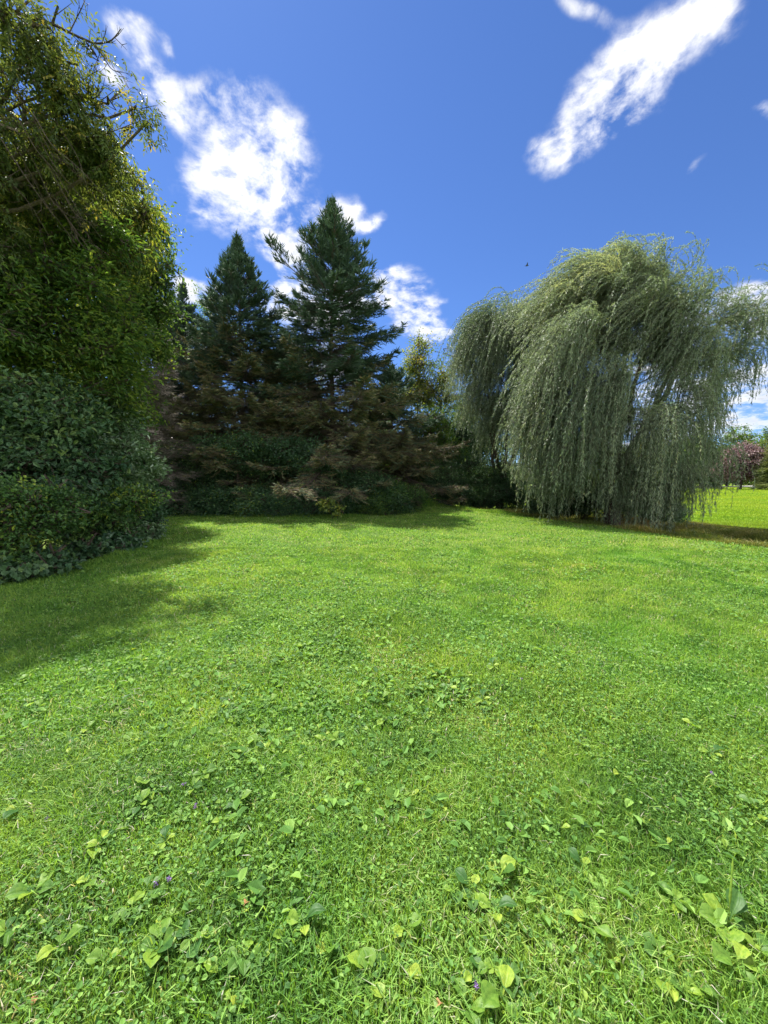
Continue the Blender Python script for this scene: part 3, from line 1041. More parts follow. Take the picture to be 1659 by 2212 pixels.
spruce('tallest spruce with irregular blue green top and brown lower boughs, in the centre', xy(722, 20), P(722, 436, 20)[2], 5.4, 7.6, 1, outl=.28, prof=.8, thin=1.1, var=.5, zb=1.7)
spruce('narrow pointed blue green spruce to the left of the tallest one', xy(535, 20.5), P(528, 512, 20.5)[2], 4.5, 8.2, 2, outl=.12, prof=.85, lean=(-.2, 0), thin=1.2, zb=2.2)
spruce('nearly bare dark spruce with visible trunk behind the silvery shrub', xy(318, 17.5), P(330, 560, 17.5)[2], 2.7, 9.0, 3, bare=True, outl=.2)
spruce('small dark spruce between the bare trunk and the pointed spruce', xy(415, 23), P(412, 618, 23)[2], 3.4, 7.0, 4, outl=.15, mat=M_NEED, dens=.8)
spruce('dark slender spruce tip just left of the small dark one', xy(385, 25), P(383, 628, 25)[2], 3.0, 6.0, 14, outl=.15, dens=.8)
spruce('low brown bottomed spruce behind and left of the tallest one', xy(625, 23.5), P(612, 720, 23.5)[2], 4.4, 9.0, 5, dens=.9)
spruce('shaded spruce on the right flank of the tallest one', xy(845, 22.0), P(850, 800, 22.0)[2], 4.2, 5.0, 6, dens=.9)
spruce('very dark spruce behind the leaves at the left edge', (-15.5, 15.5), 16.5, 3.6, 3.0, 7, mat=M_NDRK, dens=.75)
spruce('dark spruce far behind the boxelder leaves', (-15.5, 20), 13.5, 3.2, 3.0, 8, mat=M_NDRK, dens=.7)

# ------------------------------------------------------------------ undergrowth at the back border
G_B = 'shrubs of the back border'
labs = ['dark undergrowth shrub at the left end of the back border', 'dark green shrub below the bare spruce', 'dense dark green shrub below the pointed spruce',
        'bushy dark shrub left of the yellow leaved plant', 'dark green shrub directly below the tallest spruce', 'shrub under the right boughs of the tallest spruce']
for q, (px, py, w) in enumerate([(370, 1010, 1.5), (440, 1000, 1.6), (520, 1000, 1.8), (600, 990, 1.8), (680, 1000, 1.8), (790, 1020, 1.7)]):
    c = P(px, py - 12 - [0, 18, 0, 22, 6, 0][q], 18.1 if q < 4 else 17.9)
    z0 = max(c[2], 1.2) * [.95, .7, 1.12, .8, 1.0, .65][q]
    c[1] += [0, .3, -.2, .35, -.1, .3][q]
    shrub('shrub', labs[q], (c[0], c[1]), [(np.array([c[0], c[1], z0 * .95]), np.array([w, 1.0, 1.0])), (np.array([c[0] - w * .5, c[1] - .3, .7]), np.array([w * .8, .8, .75])), (np.array([c[0] + w * .5, c[1] - .3, .7]), np.array([w * .8, .8, .75]))],
          1900, 13, .10, .06, M_DRK if q % 2 else M_SHR, group=G_B, spread=.28, droop=.15, gap=.35, shell=.4, seed=50 + q)
c = P(830, 1085, 17.6)
shrub('shrub', 'lighter green low bush at the lawn edge right of the yellow leaved plant', (c[0], c[1]), [(np.array([c[0], c[1] + .2, .6]), np.array([1.6, .7, .65])), (np.array([c[0] + 1.0, c[1] + .8, .9]), np.array([1.2, .7, .8]))],
      1500, 13, .08, .05, M_SH2, group=G_B, spread=.22, droop=.1, gap=.35, shell=.4, seed=60)
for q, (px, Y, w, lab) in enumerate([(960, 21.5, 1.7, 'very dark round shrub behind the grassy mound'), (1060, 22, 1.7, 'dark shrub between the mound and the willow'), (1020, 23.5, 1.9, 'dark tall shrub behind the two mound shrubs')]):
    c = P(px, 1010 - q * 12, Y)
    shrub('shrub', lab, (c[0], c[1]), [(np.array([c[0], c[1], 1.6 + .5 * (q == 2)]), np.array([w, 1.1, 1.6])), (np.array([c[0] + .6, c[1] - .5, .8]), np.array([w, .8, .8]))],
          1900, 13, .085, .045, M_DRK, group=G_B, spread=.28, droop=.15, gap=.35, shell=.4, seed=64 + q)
# low fringe of plants along the back border
for q in range(9):
    px = 362 + q * 62 + RS.uniform(-12, 12)
    c = ground_at(px, 1112)
    yb = float(back_y(c[0])) - .55 + .3 * (q % 3)
    c = np.array([c[0] / c[1] * yb, yb, 0])
    if 700 < px < 760:
        continue
    shrub('understory_plant', ['pale', 'mid green', 'dark', 'light green', 'bright', 'dull green', 'thin', 'broad leaved', 'leafy'][q] + ' low plant of the fringe between back shrubs and lawn, ' + ['leftmost', 'second', 'third', 'fourth', 'fifth', 'sixth', 'seventh', 'eighth', 'rightmost'][q] + ' from the left', (c[0], c[1]),
          [(np.array([c[0], c[1], .22]), np.array([.75, .35, .28]))], 150, 10, .07, .045, [M_SHR, M_OLV, M_SHR, M_LGT][q % 4], r0=.008, stems=4,
          group='low plants fringing the back border', cat='plant', spread=.15, droop=.1, gap=.2, shell=.3, seed=70 + q)
# plant with hanging yellow leaves
M_YP = leaf_mat('yellow_plant_leaf', [(0, (.10, .18, .04)), (.6, (.18, .25, .05)), (1, (.36, .36, .05))], .5, .4, .4)
c = P(722, 1085, 15.9)
shrub('yellow_leaved_plant', 'young plant with pale green and hanging yellow leaves before the central spruce', (c[0], c[1]),
      [(P(705, 1083, 15.9), np.array([.38, .25, .22])), (P(732, 1098, 15.8), np.array([.17, .15, .32]))], 42, 8, .17, .09, M_YP, r0=.012, stems=4, cat='plant', spread=.12, droop=.8, gap=.1, shell=.3, seed=91)
# grass tuft on the mound
mb = MB()
n = 9000
x = RS.normal(1.9, .9, n)
y = RS.normal(21.0, .45, n)
blades(mb, x, y, RS.uniform(.15, .6, n) * np.exp(-((x - 1.9) / 1.3) ** 2), RS.uniform(.012, .022, n), RS.uniform(.1, .6, n), RS.uniform(.2, .7, n))
g = mb.build('tall_grass', M_GRASS)
tag(g, 'patch of tall fresh grass on the mound at the end of the lawn', 'grass', kind='stuff')


# ------------------------------------------------------------------ willows
def willow(label, base, H, limbs, locks, seed, wind=1.0, tonef=None, per=11, r0=.38, tone0=.45):
    base = np.array([base[0], base[1], float(hgt(base[0], base[1])) - .1])
    tw, cr = MB(), MB()
    fork = base + np.array([.1, .1, 2.2])
    tp = limb(tw, base, fork, r0, r0 * .8, 0, 8, .03, 12)
    ends = []
    for l in limbs:
        l = np.asarray(l, float)
        pts = limb(tw, tp[RS.randint(5, 8)], l, r0 * .42, .03, .12, 14, .06, 8)
        ends.append(pts)
        for _ in range(4):
            k = RS.randint(6, 13)
            e2 = pts[k] + nrm(RS.normal(0, 1, 3) + np.array([0, 0, .4])) * RS.uniform(.8, 1.8)
            limb(tw, pts[k], e2, .035, .012, .1, 7, .08, 5)
    allp = np.concatenate(ends)
    # locks: (start point, outward dir, length, count)
    SA, SB = [], []
    LC, LD, LN, LT = [], [], [], []
    for (st, out, length, zend) in locks:
        # branchlet from the nearest limb point
        k = np.argmin(np.linalg.norm(allp - st, axis=1) + .5 * np.maximum(0, allp[:, 2] - st[2]))
        if RS.rand() < .5:
            limb(tw, allp[k], st, .018, .006, .12, 6, .06, 5)
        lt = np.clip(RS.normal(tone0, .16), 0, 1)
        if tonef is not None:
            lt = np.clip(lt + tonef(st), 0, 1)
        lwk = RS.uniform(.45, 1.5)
        nst = RS.randint(int(per * .5), int(per * 1.6))
        if st[0] > 12.3 and wind > .5:
            nst = max(3, int(nst * .55))
            zend = max(zend, 3.6 if st[0] > 13.6 else zend)
        for s in range(nst):
            p = st + RS.normal(0, .15, 3)
            d = nrm(out + RS.normal(0, .22, 3))
            L = length * RS.uniform(.45, 1.12)
            ds = .11
            ns = max(6, int(L / ds))
            w = np.array([-1.25, -.12, 0]) * wind
            wk = lwk * RS.uniform(.85, 1.15)
            pts = np.empty((ns, 3))
            for q in range(ns):
                pts[q] = p
                t = q / ns
                hz = np.clip((p[2] - 2.5) / 8.0, 0, 1)
                tgt = np.array([0, 0, -1.0]) + w * wk * (.08 + 1.15 * hz ** 1.3) * (1 - .55 * t)
                tgt /= np.linalg.norm(tgt)
                d = d + (tgt - d) * (.17 if q > 2 else .08) + RS.normal(0, .035, 3)
                d /= np.linalg.norm(d)
                p = p + d * ds
                if p[2] < zend:
                    ns = q + 1
                    break
            pts = pts[:ns]
            if ns < 4:
                continue
            SA.append(pts[:-1:2][:len(pts[1::2])])
            SB.append(np.concatenate([pts[2::2], pts[-1:]])[:len(pts[:-1:2])][:len(SA[-1])] if True else None)
            # leaves along strand
            per_m = 26
            nl = int(ns * ds * per_m)
            u = RS.uniform(.04, .999, nl) * (ns - 1)
            i0 = u.astype(int)
            f = (u - i0)[:, None]
            c = pts[i0] * (1 - f) + pts[np.minimum(i0 + 1, ns - 1)] * f
            dd = nrm(pts[np.minimum(i0 + 1, ns - 1)] - pts[np.maximum(i0 - 1, 0)])
            LC.append(c)
            LD.append(dd + RS.normal(0, .38, (nl, 3)))
            LT.append(np.clip(lt + RS.normal(0, .12, nl), 0, 1))
    C = np.concatenate(LC)
    D = np.concatenate(LD)
    n = len(C)
    leaves(cr, C, D, rdir(n), RS.uniform(.09, .15, n), RS.uniform(.016, .026, n), np.concatenate(LT), .05, .4)
    A_ = np.concatenate(SA); B_ = np.concatenate(SB)
    sticks(tw, A_, B_, .004, .0035)
    e = empty('willow_tree', base)
    tag(e, label, 'tree')
    tw.build('trunk', BARK_D, e, base)
    cr.build('crown', M_WIL, e, base)
    return e, n


# crown of the main willow as blobs from the photo (depth about 17-19 m)
WY = 17.5
tb = (10.7, 18.0)
trunkp = np.array([10.7, 18.0, 5.0])
wil_blobs = [  # px, py, depth, radius x, radius z, weight, strand length, lowest z
    (1360, 575, 17.5, 1.5, .9, 1.1, 3.2, 5.0), (1270, 600, 17, 1.4, .9, 1.1, 3.4, 4.6), (1425, 600, 18, .9, .9, .7, 3.4, 5), (1200, 625, 17, 1.0, .7, .7, 3.4, 4), (1285, 555, 17.5, 1.3, .6, .9, 3.0, 5), (1240, 590, 17.3, 1.1, .6, .7, 3.2, 4.6),
    (1300, 680, 16.2, 1.9, 1.1, 1.3, 3.2, 3.5), (1400, 700, 17.5, 1.7, 1.0, .8, 3.4, 3.5),
    (1510, 660, 18, 1.1, .5, .7, 3.4, 4.4), (1575, 655, 18, 1.1, .4, .45, 3.0, 4.6), (1640, 640, 18, .25, .3, .22, 2.2, 5.8), (1510, 740, 18.3, 1.2, .8, .9, 3.0, 4.0),
    (1230, 735, 15.8, 1.0, 1.1, 1.5, 4.8, .5), (1190, 840, 15.4, .7, .8, 1.0, 4.2, .3), (1265, 800, 15.4, 1.1, .8, 1.0, 4.4, .6),
    (1300, 900, 15.0, 1.3, .8, 1.0, 4.0, .2), (1410, 880, 16.0, 1.2, .9, .4, 4.2, .5), (1220, 920, 15.2, 1.0, .7, 1.0, 3.8, .2),
    (1450, 860, 18, .8, .9, .7, 3.6, 1.2), (1530, 830, 18.2, .6, .5, .5, 2.2, 3.9), (1290, 1015, 15.4, 1.1, .5, .7, 2.3, -.2), (1390, 1025, 15.8, .9, .5, .7, 2.2, -.2), (1180, 1000, 16, .8, .5, .5, 2.2, -.2), (1450, 950, 16.5, 1.0, .6, .4, 3.4, .4), (1360, 1000, 15.6, 1.3, .5, .7, 2.6, .0), (1330, 790, 18.6, 1.6, .9, 1.1, 3.8, 1.5), (1420, 780, 17.2, 1.4, .9, 1.0, 4.0, 1.2), (1400, 640, 16.6, 1.8, .8, .7, 3.4, 4), (1480, 1010, 17.4, .8, .4, .35, 2.0, .1), (1160, 950, 16, .6, .6, .4, 3.0, .3),
]
anch = {k: [rdir(1)[0] * RS.uniform(.45, 1.05) for _ in range(9)] for k in range(len(wil_blobs))}
locks = []
wts = np.array([b[5] for b in wil_blobs])
for b in RS.choice(len(wil_blobs), 1040, p=wts / wts.sum()):
    px, py, Y, rx, rz, w, L, ze = wil_blobs[b]
    c = P(px, py + 52 * (py < 700) + 25 * (700 <= py < 760), Y)
    v = rdir(1)[0]
    av = anch[b][RS.randint(9)]
    st = c + av * np.array([rx, 1.6, rz]) + v * np.array([.42, .5, .3]) * RS.uniform(.2, 1.0)
    st[0] += .7 if px < 1350 else .15
    out = nrm((st - trunkp) * np.array([.5, .6, .15]) + np.array([.25, 0, .75 * (st[2] > 6) + .15]))
    if py < 700 and RS.rand() < .3:
        out = nrm(out + np.array([.2, 0, .9]))
        st[2] += .25
    locks.append((st, out, L * RS.uniform(.6, 1.15), ze - .2 + abs(RS.normal(0, .75 + .3 * (ze > 1))) + float(hgt(st[0], st[1]))))
wl = [P(1360, 560, 17.5), P(1270, 620, 17), P(1440, 600, 18), P(1190, 680, 16.5), P(1600, 670, 18), P(1520, 700, 18.5), P(1570, 860, 18), P(1180, 830, 15.6), P(1330, 880, 15.4), P(1460, 900, 16.6), P(1330, 700, 19)]
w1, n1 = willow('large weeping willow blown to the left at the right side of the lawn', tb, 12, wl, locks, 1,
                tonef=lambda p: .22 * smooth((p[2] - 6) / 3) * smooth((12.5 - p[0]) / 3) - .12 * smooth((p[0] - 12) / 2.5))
locks = []
for (px, py, Y, rx, rz, w, L, ze) in [(1080, 690, 21.5, 1.7, .6, 100, 5.0, 2.4), (1042, 745, 21.5, .8, .7, 50, 4.0, 3.4), (1130, 715, 21.5, 1.2, .9, 70, 4.2, 3.6), (1085, 790, 21, 1.3, .8, 60, 3.6, 2.6), (1110, 900, 21, 1.4, .8, 75, 3.0, .5), (1060, 850, 21, 1.3, .8, 60, 3.4, 1.2), (1045, 880, 22, .8, .7, 25, 2.6, 2.2)]:
    c = P(px + 22, py + 12, Y)
    for _ in range(int(w * .8)):
        v = rdir(1)[0]
        st = c + v * np.array([rx, 1.4, rz]) * RS.uniform(.4, 1.0)
        locks.append((st, nrm(v * np.array([.6, .6, 0]) + np.array([.1, 0, .5])), L * RS.uniform(.6, 1.1), ze + RS.uniform(0, 1)))
willow('second weeping willow hanging straight down behind the left side of the large one', (6.6, 22), 9, [P(1050, 670, 21.5), P(1000, 720, 21.5), P(1120, 690, 21.5), P(1100, 820, 21), P(1040, 820, 22)], locks, 2, wind=.35, tone0=.4, r0=.25)

# undergrowth in the willow's foot
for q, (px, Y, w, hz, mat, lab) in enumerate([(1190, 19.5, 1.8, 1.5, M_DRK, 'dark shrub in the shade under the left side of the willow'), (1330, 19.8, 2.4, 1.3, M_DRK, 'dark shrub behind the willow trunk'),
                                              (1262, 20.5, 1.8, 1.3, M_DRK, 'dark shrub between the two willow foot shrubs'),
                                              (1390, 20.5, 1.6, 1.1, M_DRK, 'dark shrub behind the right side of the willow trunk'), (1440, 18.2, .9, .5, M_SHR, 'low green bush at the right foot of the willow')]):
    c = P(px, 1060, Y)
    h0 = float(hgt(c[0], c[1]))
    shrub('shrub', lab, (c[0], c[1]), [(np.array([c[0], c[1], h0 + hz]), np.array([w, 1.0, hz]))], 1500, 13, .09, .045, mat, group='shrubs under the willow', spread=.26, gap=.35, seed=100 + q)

# ------------------------------------------------------------------ trees behind the border
G_T = 'trees behind the back border'
bg = [
    (905, 26, 735, 1.6, M_YEL, 'yellow green tree top at the right shoulder of the tallest spruce', .0),
    (955, 27, 760, 1.5, M_LGT, 'thin light green tree with loose upright twigs right of the yellow green one', .0),
    (930, 25, 880, 1.8, M_OLV, 'olive tree filling the gap between spruce and willow', .0),
    (1000, 30, 860, 2.0, M_OLV, 'mid green tree behind the second willow', .0),
    (455, 31, 640, 2.0, M_LGT, 'light green tree top between the small dark and pointed spruce', .0),
    (640, 31, 760, 2.6, M_OLV, 'green tree glimpsed between the two big spruces', .0),
    (800, 32, 850, 2.6, M_LGT, 'sunlit green tree behind the right boughs of the tallest spruce', .0),
    (350, 28, 800, 2.5, M_OLV, 'green tree behind the bare spruce trunk', .0),
    (1240, 30, 960, 2.4, M_OLV, 'green tree seen through the left strands of the large willow', .0),
]
for q, (px, Y, py, r, mat, lab, _) in enumerate(bg):
    t = P(px, py, Y)
    c = t - np.array([0, 0, r * .9])
    bl = [(c, np.array([r, r, r * 1.1])), (c + np.array([r * .6, 0, -r * 1.1]), np.array([r, r, r])), (c + np.array([-r * .6, .3, -r * 1.3]), np.array([r, r, r]))]
    if c[2] > 5:
        bl.append((np.array([c[0], c[1], c[2] * .42]), np.array([r * 1.1, r, c[2] * .25])))
    tree('background_tree', lab, (c[0], c[1]), c[2], .13, bl, 1500 if q != 1 else 800, 13, .13, .07, mat, group=G_T, spread=.36, droop=.2, gap=.4 if q != 1 else .7, shell=.3, seed=120 + q, twr=.008)
# dark low wood filling behind everything on the left
mb = MB()
tw = MB()
bl = []
for q in range(60):
    x = -40 + (q % 30) * 1.75
    Y = RS.uniform(25.5, 32)
    bl.append((np.array([x, Y, RS.uniform(1.5, 2.8) + 2.6 * (q // 30)]), np.array([1.9, 1.6, 2.2])))
crown(mb, tw, bl, 15000, 12, .16, .10, spread=.45, gap=.25, shell=.3, seed=140, twr=.01, sub=0)
mb.V += tw.V
off = mb.n
mb.Fs += [f + off for f in tw.Fs]
mb.A += [np.zeros_like(a) for a in tw.A]
mb.n += tw.n
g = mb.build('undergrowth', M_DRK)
tag(g, 'dark tangled undergrowth of the wood behind the spruces', 'undergrowth', kind='stuff')

# ------------------------------------------------------------------ far side of the far lawn
FY = 88
def far_tree(label, px, Y, top_py, w, mat, crown_low, L=.5, ncl=700, r0=.28, group=None, name='park_tree', lean=0):
    t = P(px, top_py, Y)
    H = t[2]
    c = np.array([t[0], t[1], 0])
    lo = crown_low
    bl = []
    for q in range(7):
        zz = lo + (H - lo) * (q + .5) / 7
        rr = w * math.sin(math.pi * min(.93, max(.16, (q + .9) / 7.6))) ** .7
        bl.append((c + np.array([RS.normal(0, .14 * w), RS.normal(0, .1 * w), zz]), np.array([rr, rr, (H - lo) / 6.0])))
    tree(name, label, (c[0] + lean, c[1]), H, r0, bl, ncl, 10, L, L * .6, mat, bark=BARK_D, group=group, spread=.9, droop=.25, gap=.4, shell=.5, seed=int(px), twr=.02)

far_tree('purple leaved tree with a wide low crown at the right edge of the far lawn', 1606, 84, 962, 3.9, M_PUR, 2.6, .36, 1500)
far_tree('smaller pale purple tree left of the wide purple one', 1560, 86, 1003, 2.4, M_PUR, 2.4, .34, 800)
far_tree('purple tree with slanting trunk beside the pale conifer', 1635, 83, 1000, 2.4, M_PUR, 2.4, .34, 700, lean=1.2)
G_F = 'green trees beyond the far lawn'
for q, (px, Y, py, w, mat, lab) in enumerate([(1520, 100, 930, 5.0, M_OLV, 'green tree just right of the willow strands beyond the road'), (1600, 108, 925, 6.0, M_LGT, 'sunlit green tree rising behind the purple trees'),
                                              (1655, 112, 932, 6, M_OLV, 'green tree behind the pale conifer at the picture edge'), (1475, 98, 955, 5, M_OLV, 'dark green tree behind the right strands of the willow'),
                                              (1400, 102, 950, 6, M_YEL, 'yellow green tree seen through the middle of the willow'), (1330, 100, 965, 5.5, M_OLV, 'green tree behind the willow trunk, far off'),
                                              (1500, 92, 985, 3.6, M_DRK, 'dark tree standing by the grey pole'), (1575, 97, 968, 4, M_DRK, 'dark tree directly behind the small purple crown')]):
    far_tree(lab, px, Y, py, w, mat, 2.2, .55, 900, group=G_F)
spruce('pale golden green conifer cut by the right picture edge beyond the lawn', (P(1688, 1050, 78)[0], 78), P(1688, 912, 78)[2], 3.4, 0.1, 9, mat=M_PIN, dens=.55, zb=1.6, name='conifer_tree', thin=.8, wlen=1.6, nwid=.16)
spruce('small silvery blue conifer behind the row of trunks', (P(1540, 1050, 93)[0], 93), 3.4, 1.6, .1, 10, mat=M_SLV, dens=.8, zb=.2, name='conifer_tree', nwid=.12)
# tree trunks in a row by the road (crowns hidden in the foliage above)
# road
M_ROAD = plain_mat('pale_road', (.32, .31, .29), (.45, .43, .40), 3, .9, .1)
mb = MB()
xs = np.linspace(-60, 260, 60)
yc = 95 + .0006 * (xs - 60) ** 2
rows = []
for x, y in zip(xs, yc):
    for o in (-2.6, 2.6):
        rows.append([x, y + o, float(hgt(x, y + o)) + .05])
i = np.arange(59)[:, None] * 2
mb.add(np.array(rows), i + np.array([[0, 2, 3, 1]]))
tag(mb.build('road', M_ROAD), kind='structure')

# distant wood closing the horizon
mb = MB()
tw = MB()
bl = []
for q in range(70):
    an = -1.1 + q * 2.3 / 70
    rr = RS.uniform(150, 175)
    h = RS.uniform(3.2, 5.2)
    bl.append((np.array([math.sin(an) * rr, math.cos(an) * rr, h * .9]), np.array([6.5, 4, h])))
crown(mb, tw, bl, 9000, 9, .9, .6, spread=1.6, gap=.2, shell=.5, seed=160, sub=0)
g = mb.build('distant_wood', M_OLV)
tag(g, 'distant line of green woods on the horizon', 'wood', kind='stuff')

# brick house behind the willow strands
M_BRICK = plain_mat('red_brick', (.20, .085, .06), (.30, .13, .09), 4, .9, .2)
M_WHITE = plain_mat('white_paint', (.7, .7, .68), (.8, .8, .78), 3, .6, 0)
M_ROOF = plain_mat('grey_shingle', (.07, .065, .06), (.13, .12, .11), 8, .9, .3)
M_GLASS = plain_mat('window_glass', (.03, .04, .05), (.05, .06, .07), 2, .1, 0, .6)
hb = P(1428, 1050, 110)
hz = float(hgt(hb[0], hb[1]))
hb = np.array([hb[0], hb[1], hz])
e = empty('brick_house', hb)
tag(e, 'low red brick house with white trim seen through the willow strands', 'house')
m1 = MB(); box(m1, (0, 0, 1.5), (11, 7, 3.0)); m1.build('wall', M_BRICK, e)
m1 = MB()
V = np.array([[-6, -4, 3.0], [6, -4, 3.0], [6, 4, 3.0], [-6, 4, 3.0], [-5, 0, 5.0], [5, 0, 5.0], [-6, -4, 2.8], [6, -4, 2.8], [6, 4, 2.8], [-6, 4, 2.8]])
m1.add(V, [np.array([[0, 1, 5, 4], [2, 3, 4, 5], [6, 7, 1, 0], [7, 8, 2, 1], [8, 9, 3, 2], [9, 6, 0, 3], [9, 8, 7, 6]]), np.array([[1, 2, 5], [3, 0, 4]])])
rf = m1.build('roof', M_ROOF, e)
m1 = MB(); box(m1, (3.2, .8, 4.9), (.8, .8, 1.5)); m1.build('chimney', M_BRICK, rf)
for wx in (-4.1, -1.8, 3.9):
    m1 = MB()
    box(m1, (wx - .75, -3.53, 1.7), (.12, .1, 1.5)); box(m1, (wx + .75, -3.53, 1.7), (.12, .1, 1.5)); box(m1, (wx, -3.53, 2.39), (1.38, .1, .12)); box(m1, (wx, -3.53, 1.01), (1.38, .1, .12))
    w = m1.build('window', M_WHITE, e)
    m1 = MB(); box(m1, (wx, -3.515, 1.7), (1.36, .04, 1.24)); m1.build('pane', M_GLASS, w)
m1 = MB(); box(m1, (1.1, -3.54, 1.1), (2.4, .1, 2.1)); d = m1.build('garage_door', M_WHITE, e)
m1 = MB(); box(m1, (1.1, -3.6, .5), (.3, .04, .06)); m1.build('handle', M_ROOF, d)

# grey pole beside the dark tree
pb = P(1514, 1056, 90)
pz = float(hgt(pb[0], pb[1]))
e = empty('utility_post', (pb[0], pb[1], pz))
tag(e, 'slim grey post in front of the dark trees beside the road', 'post')
M_POST = plain_mat('grey_post', (.28, .28, .27), (.4, .4, .38), 5, .6, .1)
m1 = MB(); tube(m1, np.array([[0, 0, 0], [0, 0, 3], [0, 0, 5.6]]), np.array([.13, .11, .1]), 10); m1.build('pole', M_POST, e, smooth_=True)
m1 = MB(); tube(m1, np.array([[0, 0, 5.6], [0, 0, 5.66], [0, 0, 5.8], [0, 0, 5.84]]), np.array([.1, .22, .2, .02]), 10); m1.build('cap', M_POST, e, smooth_=True)

# small bird in the sky
bp = P(1138, 574, 30)
e = empty('bird', bp)
tag(e, 'tiny dark bird flying in the blue sky left of the willow', 'bird')
M_BIRD = plain_mat('dark_feather', (.02, .02, .022), (.05, .05, .055), 20, .7, 0)
m1 = MB()
s = np.linspace(-.16, .16, 9)
tube(m1, np.stack([s, 0 * s, .015 * np.sin(s * 8)], 1), np.array([.012, .018, .022, .036, .04, .036, .028, .022, .004]), 10)
bd = m1.build('body', M_BIRD, e, smooth_=True)
for sg in (-1, 1):
    m1 = MB()
    t = np.linspace(0, 1, 6)
    ch = np.interp(t, [0, .4, 1], [.11, .1, .01])
    xx = -.04 * t ** 2
    up = np.stack([xx + ch / 2, sg * .26 * t, .12 * t + .006], 1)
    dn = np.stack([xx - ch / 2, sg * .26 * t, .12 * t + .006], 1)
    up2, dn2 = up - [0, 0, .012], dn - [0, 0, .012]
    V = np.concatenate([up, dn, up2, dn2])
    i = np.arange(5)[:, None]
    m1.add(V, np.concatenate([i + np.array([[0, 1, 7, 6]]), i + np.array([[12, 18, 19, 13]]), i + np.array([[0, 12, 13, 1]]), i + np.array([[6, 7, 19, 18]])]))
    m1.build('wing', M_BIRD, e)

# ------------------------------------------------------------------ light and sky
AZ = math.radians(-35)
EL = math.radians(62)
sd = Vector((math.sin(AZ) * math.cos(EL), math.cos(AZ) * math.cos(EL), math.sin(EL)))
sl = bpy.data.lights.new('sun', 'SUN')
sl.energy = 3.6
sl.angle = math.radians(.53)
sl.color = (1, .955, .88)
so = bpy.data.objects.new('sun', sl)
COL.objects.link(so)
so.rotation_euler = (-sd).to_track_quat('-Z', 'Y').to_euler()
so.location = (0, 0, 60)

wd = bpy.data.worlds.new('World')
SC.world = wd
wd.use_nodes = True
nt = wd.node_tree
nt.nodes.clear()
out = nt.nodes.new('ShaderNodeOutputWorld')
bgn = nt.nodes.new('ShaderNodeBackground')
bgn.inputs[1].default_value = 1.0
sky = nt.nodes.new('ShaderNodeTexSky')
sky.sky_type = 'NISHITA'
sky.sun_disc = False
sky.sun_elevation = EL
sky.sun_rotation = AZ
sky.altitude = 200
sky.air_density = 1.0
sky.dust_density = .15
sky.ozone_density = 2.5


def math_(op, a, b=None, c=None, clamp=False):
    n = nt.nodes.new('ShaderNodeMath')
    n.operation = op
    n.use_clamp = clamp
    for k, v in enumerate((a, b, c)):
        if v is None:
            continue
        if isinstance(v, (int, float)):
            n.inputs[k].default_value = v
        else:
            nt.links.new(v, n.inputs[k])
    return n.outputs[0]


tcn = nt.nodes.new('ShaderNodeTexCoord')
sep = nt.nodes.new('ShaderNodeSeparateXYZ')
nt.links.new(tcn.outputs['Generated'], sep.inputs[0])
dx, dy, dz = sep.outputs
ysafe = math_('MAXIMUM', dy, .05)
u = math_('DIVIDE', dx, ysafe)
v = math_('DIVIDE', dz, ysafe)
# cloud layer coordinates (plane above the ground) for the texture of the clouds
zs_ = math_('ADD', math_('MAXIMUM', dz, 0.0), .28)
cx = math_('DIVIDE', dx, zs_)
cy = math_('DIVIDE', dy, zs_)
cmb = nt.nodes.new('ShaderNodeCombineXYZ')
nt.links.new(cx, cmb.inputs[0])
nt.links.new(cy, cmb.inputs[1])


def noise(vec, scale, detail, rough=.6, dist=0.0, lac=2.0):
    n = nt.nodes.new('ShaderNodeTexNoise')
    n.inputs['Scale'].default_value = scale
    n.inputs['Detail'].default_value = detail
    n.inputs['Roughness'].default_value = rough
    n.inputs['Distortion'].default_value = dist
    n.inputs['Lacunarity'].default_value = lac
    nt.links.new(vec, n.inputs['Vector'])
    return n


wn = noise(cmb.outputs[0], 3.2, 3, .55)
wsep = nt.nodes.new('ShaderNodeSeparateColor')
nt.links.new(wn.outputs['Color'], wsep.inputs[0])
uw = math_('ADD', u, math_('MULTIPLY', math_('SUBTRACT', wsep.outputs[0], .5), .22))
vw = math_('ADD', v, math_('MULTIPLY', math_('SUBTRACT', wsep.outputs[1], .5), .22))
